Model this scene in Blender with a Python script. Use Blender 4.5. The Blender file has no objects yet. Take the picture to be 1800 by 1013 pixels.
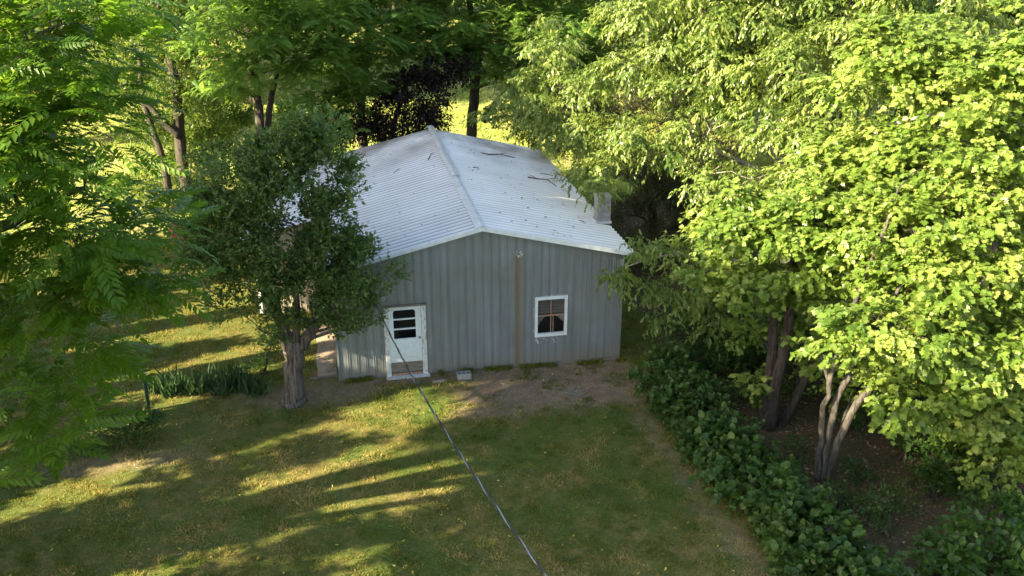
import bpy, math, random
import numpy as np
from mathutils import Vector, Matrix
rng = np.random.default_rng(11); random.seed(5)
C = bpy.context.scene.collection
R_ = math.radians
# ------------------------------------------------------------------ camera
CAM = np.array([0.3606, -22.6199, 11.8749]); YAW, PIT, FPX = 0.1943, 0.3906, 1601.4
FW = np.array([math.sin(YAW)*math.cos(PIT), math.cos(YAW)*math.cos(PIT), -math.sin(PIT)])
RT = np.array([math.cos(YAW), -math.sin(YAW), 0.0]); UP = np.cross(RT, FW)
cd = bpy.data.cameras.new('camera'); cam = bpy.data.objects.new('camera', cd); C.objects.link(cam)
cd.sensor_width = 36; cd.lens = FPX/1800*36; cd.clip_end = 2000; cd.clip_start = 0.1
cam.matrix_world = Matrix(((RT[0], UP[0], -FW[0], CAM[0]), (RT[1], UP[1], -FW[1], CAM[1]), (RT[2], UP[2], -FW[2], CAM[2]), (0, 0, 0, 1)))
bpy.context.scene.camera = cam
def at(px, py, Y):
    d = FW + RT*(px-900)/FPX - UP*(py-506.5)/FPX
    return CAM + d*((Y-CAM[1])/d[1])
def gnd(px, py, z=0.0):
    d = FW + RT*(px-900)/FPX - UP*(py-506.5)/FPX
    return CAM + d*((z-CAM[2])/d[2])
# ------------------------------------------------------------------ light
SUN_EL, SUN_AZ = R_(27), R_(14)          # light travels toward +X, turned a little toward +Y
SKY_STRENGTH, SUN_STRENGTH, EXPOSURE = 0.082, 5.0, 2.55
w = bpy.data.worlds.new('World'); bpy.context.scene.world = w; w.use_nodes = True
nt = w.node_tree; sky = nt.nodes.new('ShaderNodeTexSky'); sky.sky_type = 'NISHITA'; sky.sun_disc = False
sky.sun_elevation = SUN_EL; sky.sun_rotation = R_(255); sky.air_density = 1.0; sky.dust_density = 1.5; sky.ozone_density = 1.0
nt.nodes['Background'].inputs[1].default_value = SKY_STRENGTH
wm = nt.nodes.new('ShaderNodeMix'); wm.data_type = 'RGBA'; wm.blend_type = 'MULTIPLY'; wm.inputs[0].default_value = 1   # hazy evening air: less blue
wm.inputs[7].default_value = (1.07, 1.0, .90, 1); nt.links.new(sky.outputs[0], wm.inputs[6]); nt.links.new(wm.outputs[2], nt.nodes['Background'].inputs[0])
sd = bpy.data.lights.new('sun', 'SUN'); sd.energy = SUN_STRENGTH; sd.angle = R_(0.5); sd.color = (1.0, 0.84, 0.55)
so = bpy.data.objects.new('sun', sd); C.objects.link(so)
LD = Vector((math.cos(SUN_AZ)*math.cos(SUN_EL), math.sin(SUN_AZ)*math.cos(SUN_EL), -math.sin(SUN_EL)))
so.rotation_euler = LD.to_track_quat('-Z', 'Y').to_euler(); so.location = (-30, -10, 30)
vs = bpy.context.scene.view_settings
vs.view_transform = 'Standard'; vs.look = 'None'; vs.gamma = 1; vs.exposure = EXPOSURE
bpy.context.scene.cycles.max_bounces = 8; bpy.context.scene.cycles.transmission_bounces = 6
bpy.context.scene.cycles.use_denoising = True

# ------------------------------------------------------------------ tagging
def tag(o, label=None, cat=None, group=None, kind=None):
    if label: o['label'] = label
    if cat: o['category'] = cat
    if group: o['group'] = group
    if kind: o['kind'] = kind
    return o
def empty(name, loc, label, cat, group=None):
    o = bpy.data.objects.new(name, None); C.objects.link(o); o.location = loc; o.empty_display_size = .2
    bpy.context.view_layer.update()
    return tag(o, label, cat, group)
class MB:
    """collects world-space geometry; build() links it as one mesh object"""
    def __init__(s): s.V = []; s.F = []; s.n = 0; s.A = []; s.sm = []
    def add(s, V, F, var=0.5, smooth=False):
        V = np.asarray(V, float).reshape(-1, 3); s.V.append(V)
        for f in F: s.F.append([i+s.n for i in f]); s.A.append(var); s.sm.append(smooth)
        s.n += len(V); return s
    def box(s, a, b, var=.5, M=None):
        x0, y0, z0 = a; x1, y1, z1 = b
        V = np.array([(x0,y0,z0),(x1,y0,z0),(x1,y1,z0),(x0,y1,z0),(x0,y0,z1),(x1,y0,z1),(x1,y1,z1),(x0,y1,z1)], float)
        if M is not None: V = np.array([tuple(M @ Vector(v)) for v in V])
        return s.add(V, [(0,3,2,1),(4,5,6,7),(0,1,5,4),(1,2,6,5),(2,3,7,6),(3,0,4,7)], var)
    def tube(s, P, Rd, n=8, var=.5, rough=0.0, cap=True, ell=None):
        P = np.asarray(P, float); m = len(P); Rd = np.broadcast_to(np.asarray(Rd, float), (m,))
        T = np.gradient(P, axis=0); T /= np.linalg.norm(T, axis=1)[:, None]+1e-9
        ref = np.array([0, 1, 0.13]) if abs(T[0][2]) > .7 else np.array([0, 0.1, 1.0])
        V = []
        for i in range(m):
            x = np.cross(ref, T[i]); x /= np.linalg.norm(x)+1e-9; y = np.cross(T[i], x)
            a = np.arange(n)*2*math.pi/n
            rr = Rd[i]*(1+rough*(np.sin(a*3+i*.7)*.5+np.sin(a*2-i*.4)*.5+rng.normal(0, .25, n)))
            V.append(P[i]+np.outer(np.cos(a)*rr, x)+np.outer(np.sin(a)*rr, y))
        V = np.concatenate(V); F = []
        for i in range(m-1):
            for j in range(n):
                F.append((i*n+j, i*n+(j+1) % n, (i+1)*n+(j+1) % n, (i+1)*n+j))
        if cap: F.append(tuple(range(n))[::-1]); F.append(tuple((m-1)*n+j for j in range(n)))
        return s.add(V, F, var, True)
    def build(s, name, mat, parent=None, bevel=0):
        me = bpy.data.meshes.new(name)
        V = np.concatenate(s.V); 
        off = np.array(parent.matrix_world.translation) if parent is not None else V.mean(0)*0
        if parent is None: off = np.array([V[:, 0].mean(), V[:, 1].mean(), V[:, 2].min()])
        me.from_pydata((V-off).tolist(), [], s.F); me.update()
        me.polygons.foreach_set('use_smooth', s.sm)
        at_ = me.attributes.new('var', 'FLOAT', 'FACE'); at_.data.foreach_set('value', np.array(s.A, float))
        me.materials.append(mat)
        o = bpy.data.objects.new(name, me); C.objects.link(o)
        if parent is not None: o.parent = parent
        else: o.location = off
        if bevel:
            b = o.modifiers.new('bevel', 'BEVEL'); b.width = bevel; b.segments = 2; b.limit_method = 'ANGLE'
        bpy.context.view_layer.update()
        return o
# ------------------------------------------------------------------ materials
def mat(name):
    m = bpy.data.materials.new(name); m.use_nodes = True; t = m.node_tree
    return m, t, t.nodes['Principled BSDF']
def N(t, typ, **kw):
    n = t.nodes.new(typ)
    for k, v in kw.items():
        if k in n.inputs.keys(): n.inputs[k].default_value = v
        else: setattr(n, k, v)
    return n
def noise(t, scale, detail=4, rough=.55, stretch=None, co='Object'):
    tc = N(t, 'ShaderNodeTexCoord'); n = N(t, 'ShaderNodeTexNoise'); n.inputs['Scale'].default_value = scale
    n.inputs['Detail'].default_value = detail; n.inputs['Roughness'].default_value = rough
    if stretch:
        mp = N(t, 'ShaderNodeMapping'); mp.inputs['Scale'].default_value = stretch
        t.links.new(tc.outputs[co], mp.inputs[0]); t.links.new(mp.outputs[0], n.inputs[0])
    else: t.links.new(tc.outputs[co], n.inputs[0])
    return n.outputs['Fac']
def ramp(t, fac, stops):
    r = N(t, 'ShaderNodeValToRGB'); e = r.color_ramp.elements
    while len(e) < len(stops): e.new(.5)
    for i, (p, c) in enumerate(stops): e[i].position = p; e[i].color = (*c, 1) if len(c) == 3 else c
    t.links.new(fac, r.inputs[0]); return r.outputs[0]
def mixc(t, fac, a, b, mode='MIX'):
    m = N(t, 'ShaderNodeMix', data_type='RGBA', blend_type=mode)
    for i, v in ((0, fac), (6, a), (7, b)):
        if isinstance(v, (int, float)): m.inputs[i].default_value = v
        elif isinstance(v, tuple): m.inputs[i].default_value = (*v, 1)
        else: t.links.new(v, m.inputs[i])
    return m.outputs[2]
def math_(t, op, a, b=0.0, clamp=False):
    m = N(t, 'ShaderNodeMath', operation=op, use_clamp=clamp)
    for i, v in ((0, a), (1, b)):
        if isinstance(v, (int, float)): m.inputs[i].default_value = v
        else: t.links.new(v, m.inputs[i])
    return m.outputs[0]
def attr(t, name): return N(t, 'ShaderNodeAttribute', attribute_name=name).outputs['Fac']
def bump(t, p, h, strength=.4, dist=.02):
    b = N(t, 'ShaderNodeBump'); b.inputs['Strength'].default_value = strength; b.inputs['Distance'].default_value = dist
    t.links.new(h, b.inputs['Height']); t.links.new(b.outputs[0], p.inputs['Normal'])
def leaf_mat(name, dark, mid, light, trans=(.2, .32, .03), tf=.4, rough=.45, spec=.35):
    m, t, p = mat(name)
    col = ramp(t, attr(t, 'var'), [(0, dark), (.5, mid), (1, light)])
    t.links.new(col, p.inputs['Base Color']); p.inputs['Roughness'].default_value = rough
    p.inputs['Specular IOR Level'].default_value = spec
    tr = N(t, 'ShaderNodeBsdfTranslucent'); t.links.new(mixc(t, .6, col, trans), tr.inputs[0])
    mx = N(t, 'ShaderNodeMixShader'); mx.inputs[0].default_value = tf
    out = t.nodes['Material Output']
    t.links.new(p.outputs[0], mx.inputs[1]); t.links.new(tr.outputs[0], mx.inputs[2]); t.links.new(mx.outputs[0], out.inputs[0])
    return m
def simple(name, c0, c1, scale=8, rough=.7, metal=0, bstr=.3, bdist=.01, stretch=None, detail=5, lo=.3, hi=.7):
    m, t, p = mat(name); f = noise(t, scale, detail, .6, stretch)
    t.links.new(ramp(t, f, [(lo, c0), (hi, c1)]), p.inputs['Base Color'])
    p.inputs['Roughness'].default_value = rough; p.inputs['Metallic'].default_value = metal
    if bstr: bump(t, p, noise(t, scale*3, 5, .6, stretch), bstr, bdist)
    return m
M = {}
M['bark'] = simple('bark_grey', (.05, .04, .032), (.17, .15, .125), 3, .9, 0, 1, .06, (6, 6, .9), 7, .38, .62)
M['bark_dark'] = simple('bark_dark', (.028, .022, .018), (.09, .075, .06), 3, .9, 0, 1, .06, (6, 6, .9), 7, .38, .62)
M['maple_bark'] = simple('maple_bark', (.016, .013, .011), (.07, .06, .05), 3, .95, 0, 1, .06, (6, 6, .9), 7, .38, .62)
M['maple_bark_grey'] = simple('maple_bark_grey', (.03, .026, .022), (.115, .105, .09), 3, .95, 0, 1, .06, (6, 6, .9), 7, .38, .62)
M['bark_pale'] = simple('bark_pale', (.14, .12, .10), (.34, .31, .27), 4, .8, 0, .6, .02, (5, 5, 1.5))
M['apple_bark'] = simple('apple_bark', (.035, .028, .026), (.19, .165, .15), 2.4, .95, 0, 1, .07, (6, 6, .7), 7, .36, .60)
M['maple_leaf'] = leaf_mat('maple_leaf', (.05, .105, .014), (.13, .205, .034), (.28, .34, .085), (.46, .58, .10), .42, .4)
M['cherry_leaf'] = leaf_mat('cherry_leaf', (.055, .105, .018), (.12, .18, .036), (.25, .30, .08), (.42, .54, .10), .40, .35, .5)
M['walnut_leaf'] = leaf_mat('walnut_leaf', (.034, .085, .010), (.068, .15, .016), (.14, .235, .028), (.32, .56, .03), .47, .4)
M['walnut_far'] = leaf_mat('walnut_far', (.055, .115, .024), (.10, .19, .038), (.18, .29, .055), (.36, .56, .07), .5, .45)
M['apple_leaf'] = leaf_mat('apple_leaf', (.045, .088, .022), (.085, .148, .038), (.17, .24, .075), (.20, .34, .03), .35, .5)
M['sparse_leaf'] = leaf_mat('sparse_leaf', (.035, .065, .012), (.07, .11, .02), (.14, .18, .035), (.32, .42, .05), .45, .45)
M['purple_leaf'] = leaf_mat('purple_leaf', (.008, .006, .006), (.016, .011, .010), (.032, .024, .016), (.04, .02, .01), .15, .5)
M['olive_leaf'] = leaf_mat('olive_leaf', (.03, .036, .014), (.06, .066, .025), (.12, .115, .05), (.12, .13, .03), .3, .55)
M['vine_leaf'] = leaf_mat('vine_leaf', (.02, .052, .012), (.04, .088, .018), (.09, .155, .03), (.16, .30, .03), .3, .45, .3)
M['shrub_leaf'] = leaf_mat('shrub_leaf', (.018, .05, .012), (.035, .085, .018), (.09, .16, .03), (.2, .36, .03), .4, .4)
M['wood_leaf'] = leaf_mat('woodland_leaf', (.02, .04, .014), (.04, .07, .02), (.09, .12, .03), (.18, .25, .04), .35, .5)
M['iris_leaf'] = leaf_mat('iris_leaf', (.03, .07, .03), (.045, .09, .035), (.075, .13, .05), (.1, .2, .05), .25, .6, .2)
M['grass_blade'] = leaf_mat('grass_blade', (.066, .122, .015), (.18, .172, .038), (.42, .325, .12), (.46, .44, .07), .35, .6, .2)
M['clover'] = leaf_mat('clover_leaf', (.035, .09, .012), (.06, .14, .02), (.10, .20, .03), (.2, .38, .04), .3, .5)
M['field_blade'] = leaf_mat('field_blade', (.15, .24, .03), (.26, .33, .06), (.42, .42, .14), (.5, .58, .12), .35, .6, .2)
# siding: weathered galvanised panels with vertical streaks and the rust run
m, t, p = mat('galvanised_siding'); M['siding'] = m
f1 = noise(t, 1.0, 6, .65, (9, 9, .35)); f2 = noise(t, 1.3, 4, .5); f3 = noise(t, 60, 3, .6)
c = ramp(t, f1, [(.25, (.140, .164, .182)), (.5, (.198, .229, .252)), (.78, (.275, .31, .335))])
c = mixc(t, ramp(t, f2, [(.35, (0, 0, 0)), (.7, (.5, .5, .5))]), c, (.155, .157, .145))
tc = N(t, 'ShaderNodeTexCoord'); sx = N(t, 'ShaderNodeSeparateXYZ'); t.links.new(tc.outputs['Object'], sx.inputs[0])
d = math_(t, 'ABSOLUTE', math_(t, 'SUBTRACT', math_(t, 'ADD', sx.outputs[0], math_(t, 'MULTIPLY', f2, .10)), 5.035))
st = math_(t, 'SUBTRACT', 1.0, math_(t, 'DIVIDE', d, .19), True)
st = math_(t, 'MULTIPLY', st, math_(t, 'LESS_THAN', sx.outputs[2], 3.36))
st = math_(t, 'MULTIPLY', st, ramp(t, f1, [(.2, (.45,)*3), (.6, (1,)*3)]))
c = mixc(t, math_(t, 'MULTIPLY', st, .8), c, (.185, .145, .07))
st2 = math_(t, 'MULTIPLY', math_(t, 'SUBTRACT', 1.0, math_(t, 'DIVIDE', math_(t, 'ABSOLUTE', math_(t, 'SUBTRACT', sx.outputs[0], 5.0)), .035), True), math_(t, 'LESS_THAN', sx.outputs[2], 3.3))
c = mixc(t, math_(t, 'MULTIPLY', st2, ramp(t, noise(t, 3.0, 3), [(.35, (.0,)*3), (.7, (.7,)*3)])), c, (.19, .11, .03))
low = math_(t, 'SUBTRACT', 1.0, math_(t, 'DIVIDE', sx.outputs[2], .55), True)
c = mixc(t, math_(t, 'MULTIPLY', low, math_(t, 'MULTIPLY', f1, .8)), c, (.20, .16, .09))
t.links.new(c, p.inputs['Base Color']); p.inputs['Roughness'].default_value = .55; p.inputs['Metallic'].default_value = .25
bump(t, p, math_(t, 'ADD', f3, math_(t, 'MULTIPLY', f2, 2.0)), .15, .01)
# roof: weathered white corrugated sheet
m, t, p = mat('roof_sheet'); M['roof'] = m
f1 = noise(t, 1.0, 5, .6, (.5, 7, .5)); f2 = noise(t, .55, 5, .6); f3 = noise(t, 9, 5, .7)
c = ramp(t, f1, [(.25, (.76, .78, .79)), (.7, (.88, .89, .90))])
tc = N(t, 'ShaderNodeTexCoord'); sx = N(t, 'ShaderNodeSeparateXYZ'); t.links.new(tc.outputs['Object'], sx.inputs[0])
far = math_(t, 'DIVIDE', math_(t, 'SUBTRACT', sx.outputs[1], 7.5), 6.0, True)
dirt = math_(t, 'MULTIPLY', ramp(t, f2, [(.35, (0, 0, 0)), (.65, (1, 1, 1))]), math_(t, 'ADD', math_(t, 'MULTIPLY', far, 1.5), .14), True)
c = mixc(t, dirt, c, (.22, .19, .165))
c = mixc(t, ramp(t, f3, [(.66, (0, 0, 0)), (.74, (.5, .5, .5))]), c, (.22, .2, .18))
c = mixc(t, math_(t, 'MULTIPLY', math_(t, 'SUBTRACT', 1.0, attr(t, 'var'), True), math_(t, 'ADD', .8, math_(t, 'MULTIPLY', f2, .5)), True), c, (.20, .21, .22))  # valleys coloured darker by rib height, shading painted in to bring out the corrugation
t.links.new(c, p.inputs['Base Color']); p.inputs['Roughness'].default_value = .5; p.inputs['Metallic'].default_value = .1
M['galv'] = simple('galvanised_trim', (.52, .53, .54), (.74, .75, .76), 5, .5, .3, .1)
M['cream'] = simple('cream_siding', (.30, .26, .19), (.40, .35, .27), 3, .7, 0, .2)
M['white'] = simple('white_paint', (.50, .56, .60), (.70, .76, .80), 5, .6, 0, .25, .004, None, 6)
m, t, p = mat('door_paint'); M['door'] = m
f = noise(t, 7, 6, .65, (2, 2, .6)); tc = N(t, 'ShaderNodeTexCoord'); sx = N(t, 'ShaderNodeSeparateXYZ'); t.links.new(tc.outputs['Object'], sx.inputs[0])
c = ramp(t, f, [(.3, (.52, .60, .66)), (.7, (.70, .78, .84))])
low = math_(t, 'SUBTRACT', 1.0, math_(t, 'DIVIDE', sx.outputs[2], .75), True)
c = mixc(t, math_(t, 'MULTIPLY', low, ramp(t, f, [(.4, (0, 0, 0)), (.6, (.9, .9, .9))])), c, (.42, .38, .28))
t.links.new(c, p.inputs['Base Color']); p.inputs['Roughness'].default_value = .55
m, t, p = mat('peeling_paint'); M['peel'] = m
f = noise(t, 16, 6, .7, (1, 1, .4))
t.links.new(ramp(t, f, [(.38, (.26, .24, .21)), (.48, (.56, .59, .60))]), p.inputs['Base Color']); p.inputs['Roughness'].default_value = .8; bump(t, p, f, .5, .01)
M['oldwood'] = simple('weathered_wood', (.09, .075, .06), (.24, .21, .18), 5, .9, 0, .6, .01, (1, 8, 8))
M['brownwood'] = simple('brown_wood', (.20, .12, .08), (.38, .26, .18), 6, .7, 0, .3, .01, (6, 6, 1))
M['concrete'] = simple('concrete', (.26, .24, .21), (.40, .375, .33), 6, .9, 0, .4, .006)
M['block'] = simple('concrete_block', (.19, .195, .20), (.33, .335, .34), 14, .95, 0, .6, .006)
M['path'] = simple('worn_path', (.24, .18, .13), (.38, .31, .24), 3, .95, 0, .4, .01)
M['brick'] = simple('brick', (.16, .07, .04), (.27, .13, .08), 12, .9, 0, .4)
M['rust'] = simple('rusted_paint', (.16, .035, .02), (.34, .08, .045), 6, .7, .2, .3)
M['postgreen'] = simple('faded_green_post', (.02, .055, .035), (.05, .11, .07), 9, .6, .2, .3)
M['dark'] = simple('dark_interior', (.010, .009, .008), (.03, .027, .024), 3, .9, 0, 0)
M['cloth'] = simple('old_curtain', (.30, .28, .26), (.50, .47, .44), 9, .9, 0, .4)
M['blind'] = simple('grey_blind', (.13, .12, .12), (.30, .28, .27), 3, .8, 0, .5, .02, (.2, .2, 22))
M['cable_l'] = simple('cable_grey', (.22, .25, .30), (.36, .40, .46), 9, .45, .3, 0)
M['cable_d'] = simple('cable_black', (.018, .018, .022), (.04, .04, .045), 9, .5, 0, 0)
M['steel'] = simple('dull_steel', (.25, .25, .25), (.4, .4, .4), 9, .4, .8, 0)
M['deadwood'] = simple('dead_twig', (.06, .05, .042), (.15, .125, .105), 9, .9, 0, .3)
m, t, p = mat('window_glass'); M['glass'] = m
p.inputs['Base Color'].default_value = (.02, .022, .025, 1); p.inputs['Roughness'].default_value = .06; p.inputs['Alpha'].default_value = .22
# ------------------------------------------------------------------ ground
def sstep(a, b, x):
    q = np.clip((x-a)/(b-a), 0, 1); return q*q*(3-2*q)
def gz(x, y):
    x = np.asarray(x, float); y = np.asarray(y, float)
    z = -0.11*sstep(2.5, 8.0, x)
    inb = ((x > -.3) & (x < 8.3) & (y > -.5) & (y < 12.3))
    u = .03*np.sin(x*.9+.4*y)*np.cos(y*.7-.3*x)+.012*np.sin(x*3.1+1.3*y)*np.sin(2.7*y-x)
    far = sstep(20, 90, y)*1.2*np.sin(x*.045+.7)
    return z+np.where(inb, 0, u)+far
def wob(x, y): return .5*np.sin(x*1.7+y*.9)+.35*np.sin(x*3.7-2.1*y+1)+.2*np.sin(7.3*x+5.1*y)+.15*np.sin(11*x-13*y)
def m_dirt(x, y):      # bare trodden earth before the wall, and a worn strip beside the vine hedge
    w_ = wob(x, y)
    a = (1-sstep(.6, 1.25, np.hypot((x-5.9)/2.9, (y+1.2)/1.6)+.17*w_))
    b = (1-sstep(.1, .5, np.abs(x-(7.55-.05*(y+3)))+.25*w_))*sstep(-14, -11.5, y)*(1-sstep(-3.0, -1.5, y))*.46
    c_ = (1-sstep(.4, 1.2, np.hypot((x-3.7)/1.3, (y+2.35)/.45)+.2*w_))*.7
    d_ = (1-sstep(.6, 1.4, np.hypot((x+.6)/2.1, (y+.55)/.7)+.25*w_))*.75
    e_ = (1-sstep(.1, .5, np.abs(y+.25)+.15*w_))*((x > .2) & (x < 8.2))*.9
    g_ = (1-sstep(.5, 1.2, np.hypot((x+5.2)/2.0, (y+3.1)/.5)+.25*w_))*.6
    return np.clip(np.maximum.reduce([a, b*(.45+.55*sstep(-.3, .35, np.sin(3.1*x+2.7*y)*np.sin(2.2*y-1.3*x))), c_, d_, e_, g_]), 0, 1)
def m_litter(x, y):    # leaf litter under the maples and behind the hedge
    w_ = wob(x*.7, y*.7)
    a = sstep(8.3, 9.3, x+.25*w_)*(1-sstep(-.5, 2.0, y+.4*w_))
    b = sstep(9.2, 10.5, x+.3*w_)*(1-sstep(14, 18, y+.6*w_))
    return np.clip(np.maximum(a, b), 0, 1)
def m_field(x, y):
    return np.clip(sstep(13.0, 16.0, y+.6*wob(x*.3, y*.3)), 0, 1)
def axis(lo, f0, f1, hi, fine, grow=1.25):
    a = list(np.arange(f0, f1+fine, fine)); s = fine; v = a[-1]
    while v < hi: s *= grow; v += s; a.append(v)
    s = fine; v = a[0]; b = []
    while v > lo: s *= grow; v -= s; b.append(v)
    return np.array(b[::-1]+a)
ax, ay = axis(-900, -14, 20, 900, .14), axis(-300, -14, 16, 1200, .14)
X, Y = np.meshgrid(ax, ay); Z = gz(X, Y); nx, ny = len(ax), len(ay)
V = np.stack([X.ravel(), Y.ravel(), Z.ravel()], 1)
i = np.arange(nx*ny).reshape(ny, nx); F = np.stack([i[:-1, :-1], i[:-1, 1:], i[1:, 1:], i[1:, :-1]], -1).reshape(-1, 4)
def raw_mesh(name, V, loops, totals, fattr=None, vattr=None, mat_=None, parent=None, smooth=False, off=None):
    me = bpy.data.meshes.new(name); me.vertices.add(len(V)); 
    off = np.zeros(3) if off is None else np.asarray(off)
    me.vertices.foreach_set('co', (V-off).astype(np.float32).ravel())
    me.loops.add(len(loops)); me.loops.foreach_set('vertex_index', loops.astype(np.int32))
    st = np.concatenate([[0], np.cumsum(totals)[:-1]])
    me.polygons.add(len(totals)); me.polygons.foreach_set('loop_start', st.astype(np.int32))
    if smooth: me.polygons.foreach_set('use_smooth', np.ones(len(totals), bool))
    me.update(calc_edges=True)
    for k, a in (fattr or {}).items(): me.attributes.new(k, 'FLOAT', 'FACE').data.foreach_set('value', a.astype(np.float32))
    for k, a in (vattr or {}).items(): me.attributes.new(k, 'FLOAT', 'POINT').data.foreach_set('value', a.astype(np.float32))
    me.validate()
    if mat_: me.materials.append(mat_)
    o = bpy.data.objects.new(name, me); C.objects.link(o)
    if parent is not None: o.parent = parent
    else: o.location = off
    return o
m, t, p = mat('ground_surface'); M['ground'] = m
nA = noise(t, .55, 5, .6); nB = noise(t, 3.2, 5, .65); nC = noise(t, 22, 4, .7); nD = noise(t, 90, 3, .6)
lawn = ramp(t, nB, [(.30, (.072, .110, .018)), (.46, (.14, .138, .033)), (.6, (.225, .18, .06)), (.8, (.31, .245, .105))])
lawn = mixc(t, ramp(t, nA, [(.40, (0, 0, 0)), (.6, (.85, .85, .85))]), lawn, mixc(t, nC, (.055, .105, .016), (.11, .165, .026)))
lawn = mixc(t, ramp(t, nC, [(.35, (.55,)*3), (.6, (0,)*3)]), lawn, (.045, .045, .016))
dirt = ramp(t, nB, [(.3, (.17, .12, .078)), (.55, (.25, .185, .13)), (.8, (.33, .26, .19))])
dirt = mixc(t, ramp(t, nC, [(.35, (.6,)*3), (.55, (0,)*3)]), dirt, (.10, .085, .055))
lit = mixc(t, ramp(t, nB, [(.42, (0,)*3), (.62, (.7,)*3)]), ramp(t, nC, [(.3, (.032, .022, .016)), (.5, (.085, .058, .038)), (.72, (.17, .12, .08))]), (.035, .06, .015))
fld = ramp(t, nB, [(.3, (.18, .25, .03)), (.55, (.28, .33, .07)), (.8, (.42, .40, .16))])
fld = mixc(t, ramp(t, nA, [(.4, (0,)*3), (.6, (.7,)*3)]), fld, (.33, .29, .14))
c = mixc(t, math_(t, 'MULTIPLY', math_(t, 'ADD', attr(t, 'dirt'), math_(t, 'MULTIPLY', math_(t, 'SUBTRACT', nC, .5), .9), True), 1.0, True), lawn, dirt)
c = mixc(t, attr(t, 'field'), c, fld); c = mixc(t, attr(t, 'litter'), c, lit)
t.links.new(c, p.inputs['Base Color']); p.inputs['Roughness'].default_value = .95; p.inputs['Specular IOR Level'].default_value = .15
bump(t, p, math_(t, 'ADD', nC, math_(t, 'MULTIPLY', nD, .6)), .8, .03)
x_, y_ = V[:, 0], V[:, 1]
go = raw_mesh('ground', V, F.ravel(), np.full(len(F), 4), vattr=dict(dirt=m_dirt(x_, y_)*(1-m_field(x_, y_)), litter=m_litter(x_, y_), field=m_field(x_, y_)), mat_=m, smooth=True)
tag(go, kind='structure')

# ------------------------------------------------------------------ barn
W, H, S, D, EV, OV = 7.959, 4.2207, .2395, 11.929, .309, .15
def zr(x): return H-S*abs(x-W/2)
def ribs(u0, u1, pitch, kind='rib', breaks=(), amp=.012):
    pts = []
    if kind == 'corr':
        n = int((u1-u0)/pitch); 
        for k in range(n*6+1): pts.append((u0+(u1-u0)*k/(n*6), amp*.5*math.sin(k/6*2*math.pi)))
    else:
        u = u0+.02; pts.append((u0, 0)); k = 0
        while u+pitch < u1:
            for du, h in ((.0, 0), (.007, amp), (.024, amp), (.031, 0), (.048, 0), (.055, amp), (.072, amp), (.079, 0)): pts.append((u+du, h))
            if pitch > .3: pts += [(u+pitch*.5, 0), (u+pitch*.5+.006, amp*.35), (u+pitch*.5+.012, 0)]
            u += pitch
        pts.append((u1, 0))
    pts = sorted(pts)
    for b in breaks:
        us = [q[0] for q in pts]
        if u0 < b < u1 and min(abs(b-q) for q in us) > 1e-4:
            h = np.interp(b, us, [q[1] for q in pts]); pts.append((b, float(h))); pts.sort()
    return pts
def panel_wall(mb, pts, z0, ztop, mapf, openings=(), seam=None):
    """vertical sheet with the rib profile pts, cut by openings (u0,u1,z0,z1)"""
    for (a, ha), (b, hb) in zip(pts[:-1], pts[1:]):
        if b-a < 1e-6: continue
        mid = (a+b)/2; iv = [(z0, None)]
        for (p0, p1, q0, q1) in openings:
            if p0-1e-5 <= mid <= p1+1e-5:
                iv = ([(z0, q0)] if q0 > z0 else [])+[(q1, None)]
        for (l, h) in iv:
            segs = [(l, h, 0)]
            if seam:
                if h is None: segs = [(l, seam, 0), (seam-.03, None, .014)] if l < seam else [(l, None, .014)]
            for (l2, h2, o) in segs:
                ta = ztop(a) if h2 is None else h2; tb = ztop(b) if h2 is None else h2
                mb.add([mapf(a, l2, ha+o), mapf(b, l2, hb+o), mapf(b, tb, hb+o), mapf(a, ta, ha+o)], [(0, 1, 2, 3)])
barn = empty('barn', (0, 0, 0), 'grey ribbed metal barn with a white corrugated gable roof, white door and one window', 'barn')
DX0, DX1, DZ0, DZ1 = 1.40, 2.31, .03, 2.10      # door opening
WX0, WX1, WZ0, WZ1 = 5.50, 6.34, .89, 2.01      # window opening
top = lambda x: zr(x)-.035
mb = MB(); panel_wall(mb, ribs(0, W, .232, breaks=(W/2, DX0, DX1, WX0, WX1)), .0, top, lambda u, z, h: (u, -h, z), [(DX0, DX1, DZ0, DZ1), (WX0, WX1, WZ0, WZ1)], 3.06)
mb.build('front_wall', M['siding'], barn)
mb = MB(); panel_wall(mb, ribs(0, D, .232), .0, lambda u: zr(0)-.035, lambda u, z, h: (-h, u, z)); mb.build('side_wall', M['siding'], barn)
mb = MB(); panel_wall(mb, ribs(0, D, .232), .0, lambda u: zr(0)-.035, lambda u, z, h: (W+h, u, z)); mb.build('side_wall', M['siding'], barn)
mb = MB(); panel_wall(mb, ribs(0, W, .232, breaks=(W/2,)), .0, top, lambda u, z, h: (u, D+h, z)); mb.build('rear_wall', M['siding'], barn)
for x in (0, W):
    s_ = 1 if x else -1; mb = MB()
    mb.box((x-.025 if x else x-.028, -.028, 0), (x+.028 if x else x+.025, -.0235, zr(0)-.05)); mb.box((x+s_*.0235, -.028, 0), (x+s_*.028, .05, zr(0)-.05))
    mb.build('corner_trim', M['siding'], barn)
mb = MB(); mb.box((.03, .03, -.25), (W-.03, D-.03, -.004)); mb.box((-.012, -.012, -.3), (W+.012, .03, -.006)); mb.box((W-.03, .031, -.3), (W+.012, D, -.006))
mb.build('foundation', M['oldwood'], barn)
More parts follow.
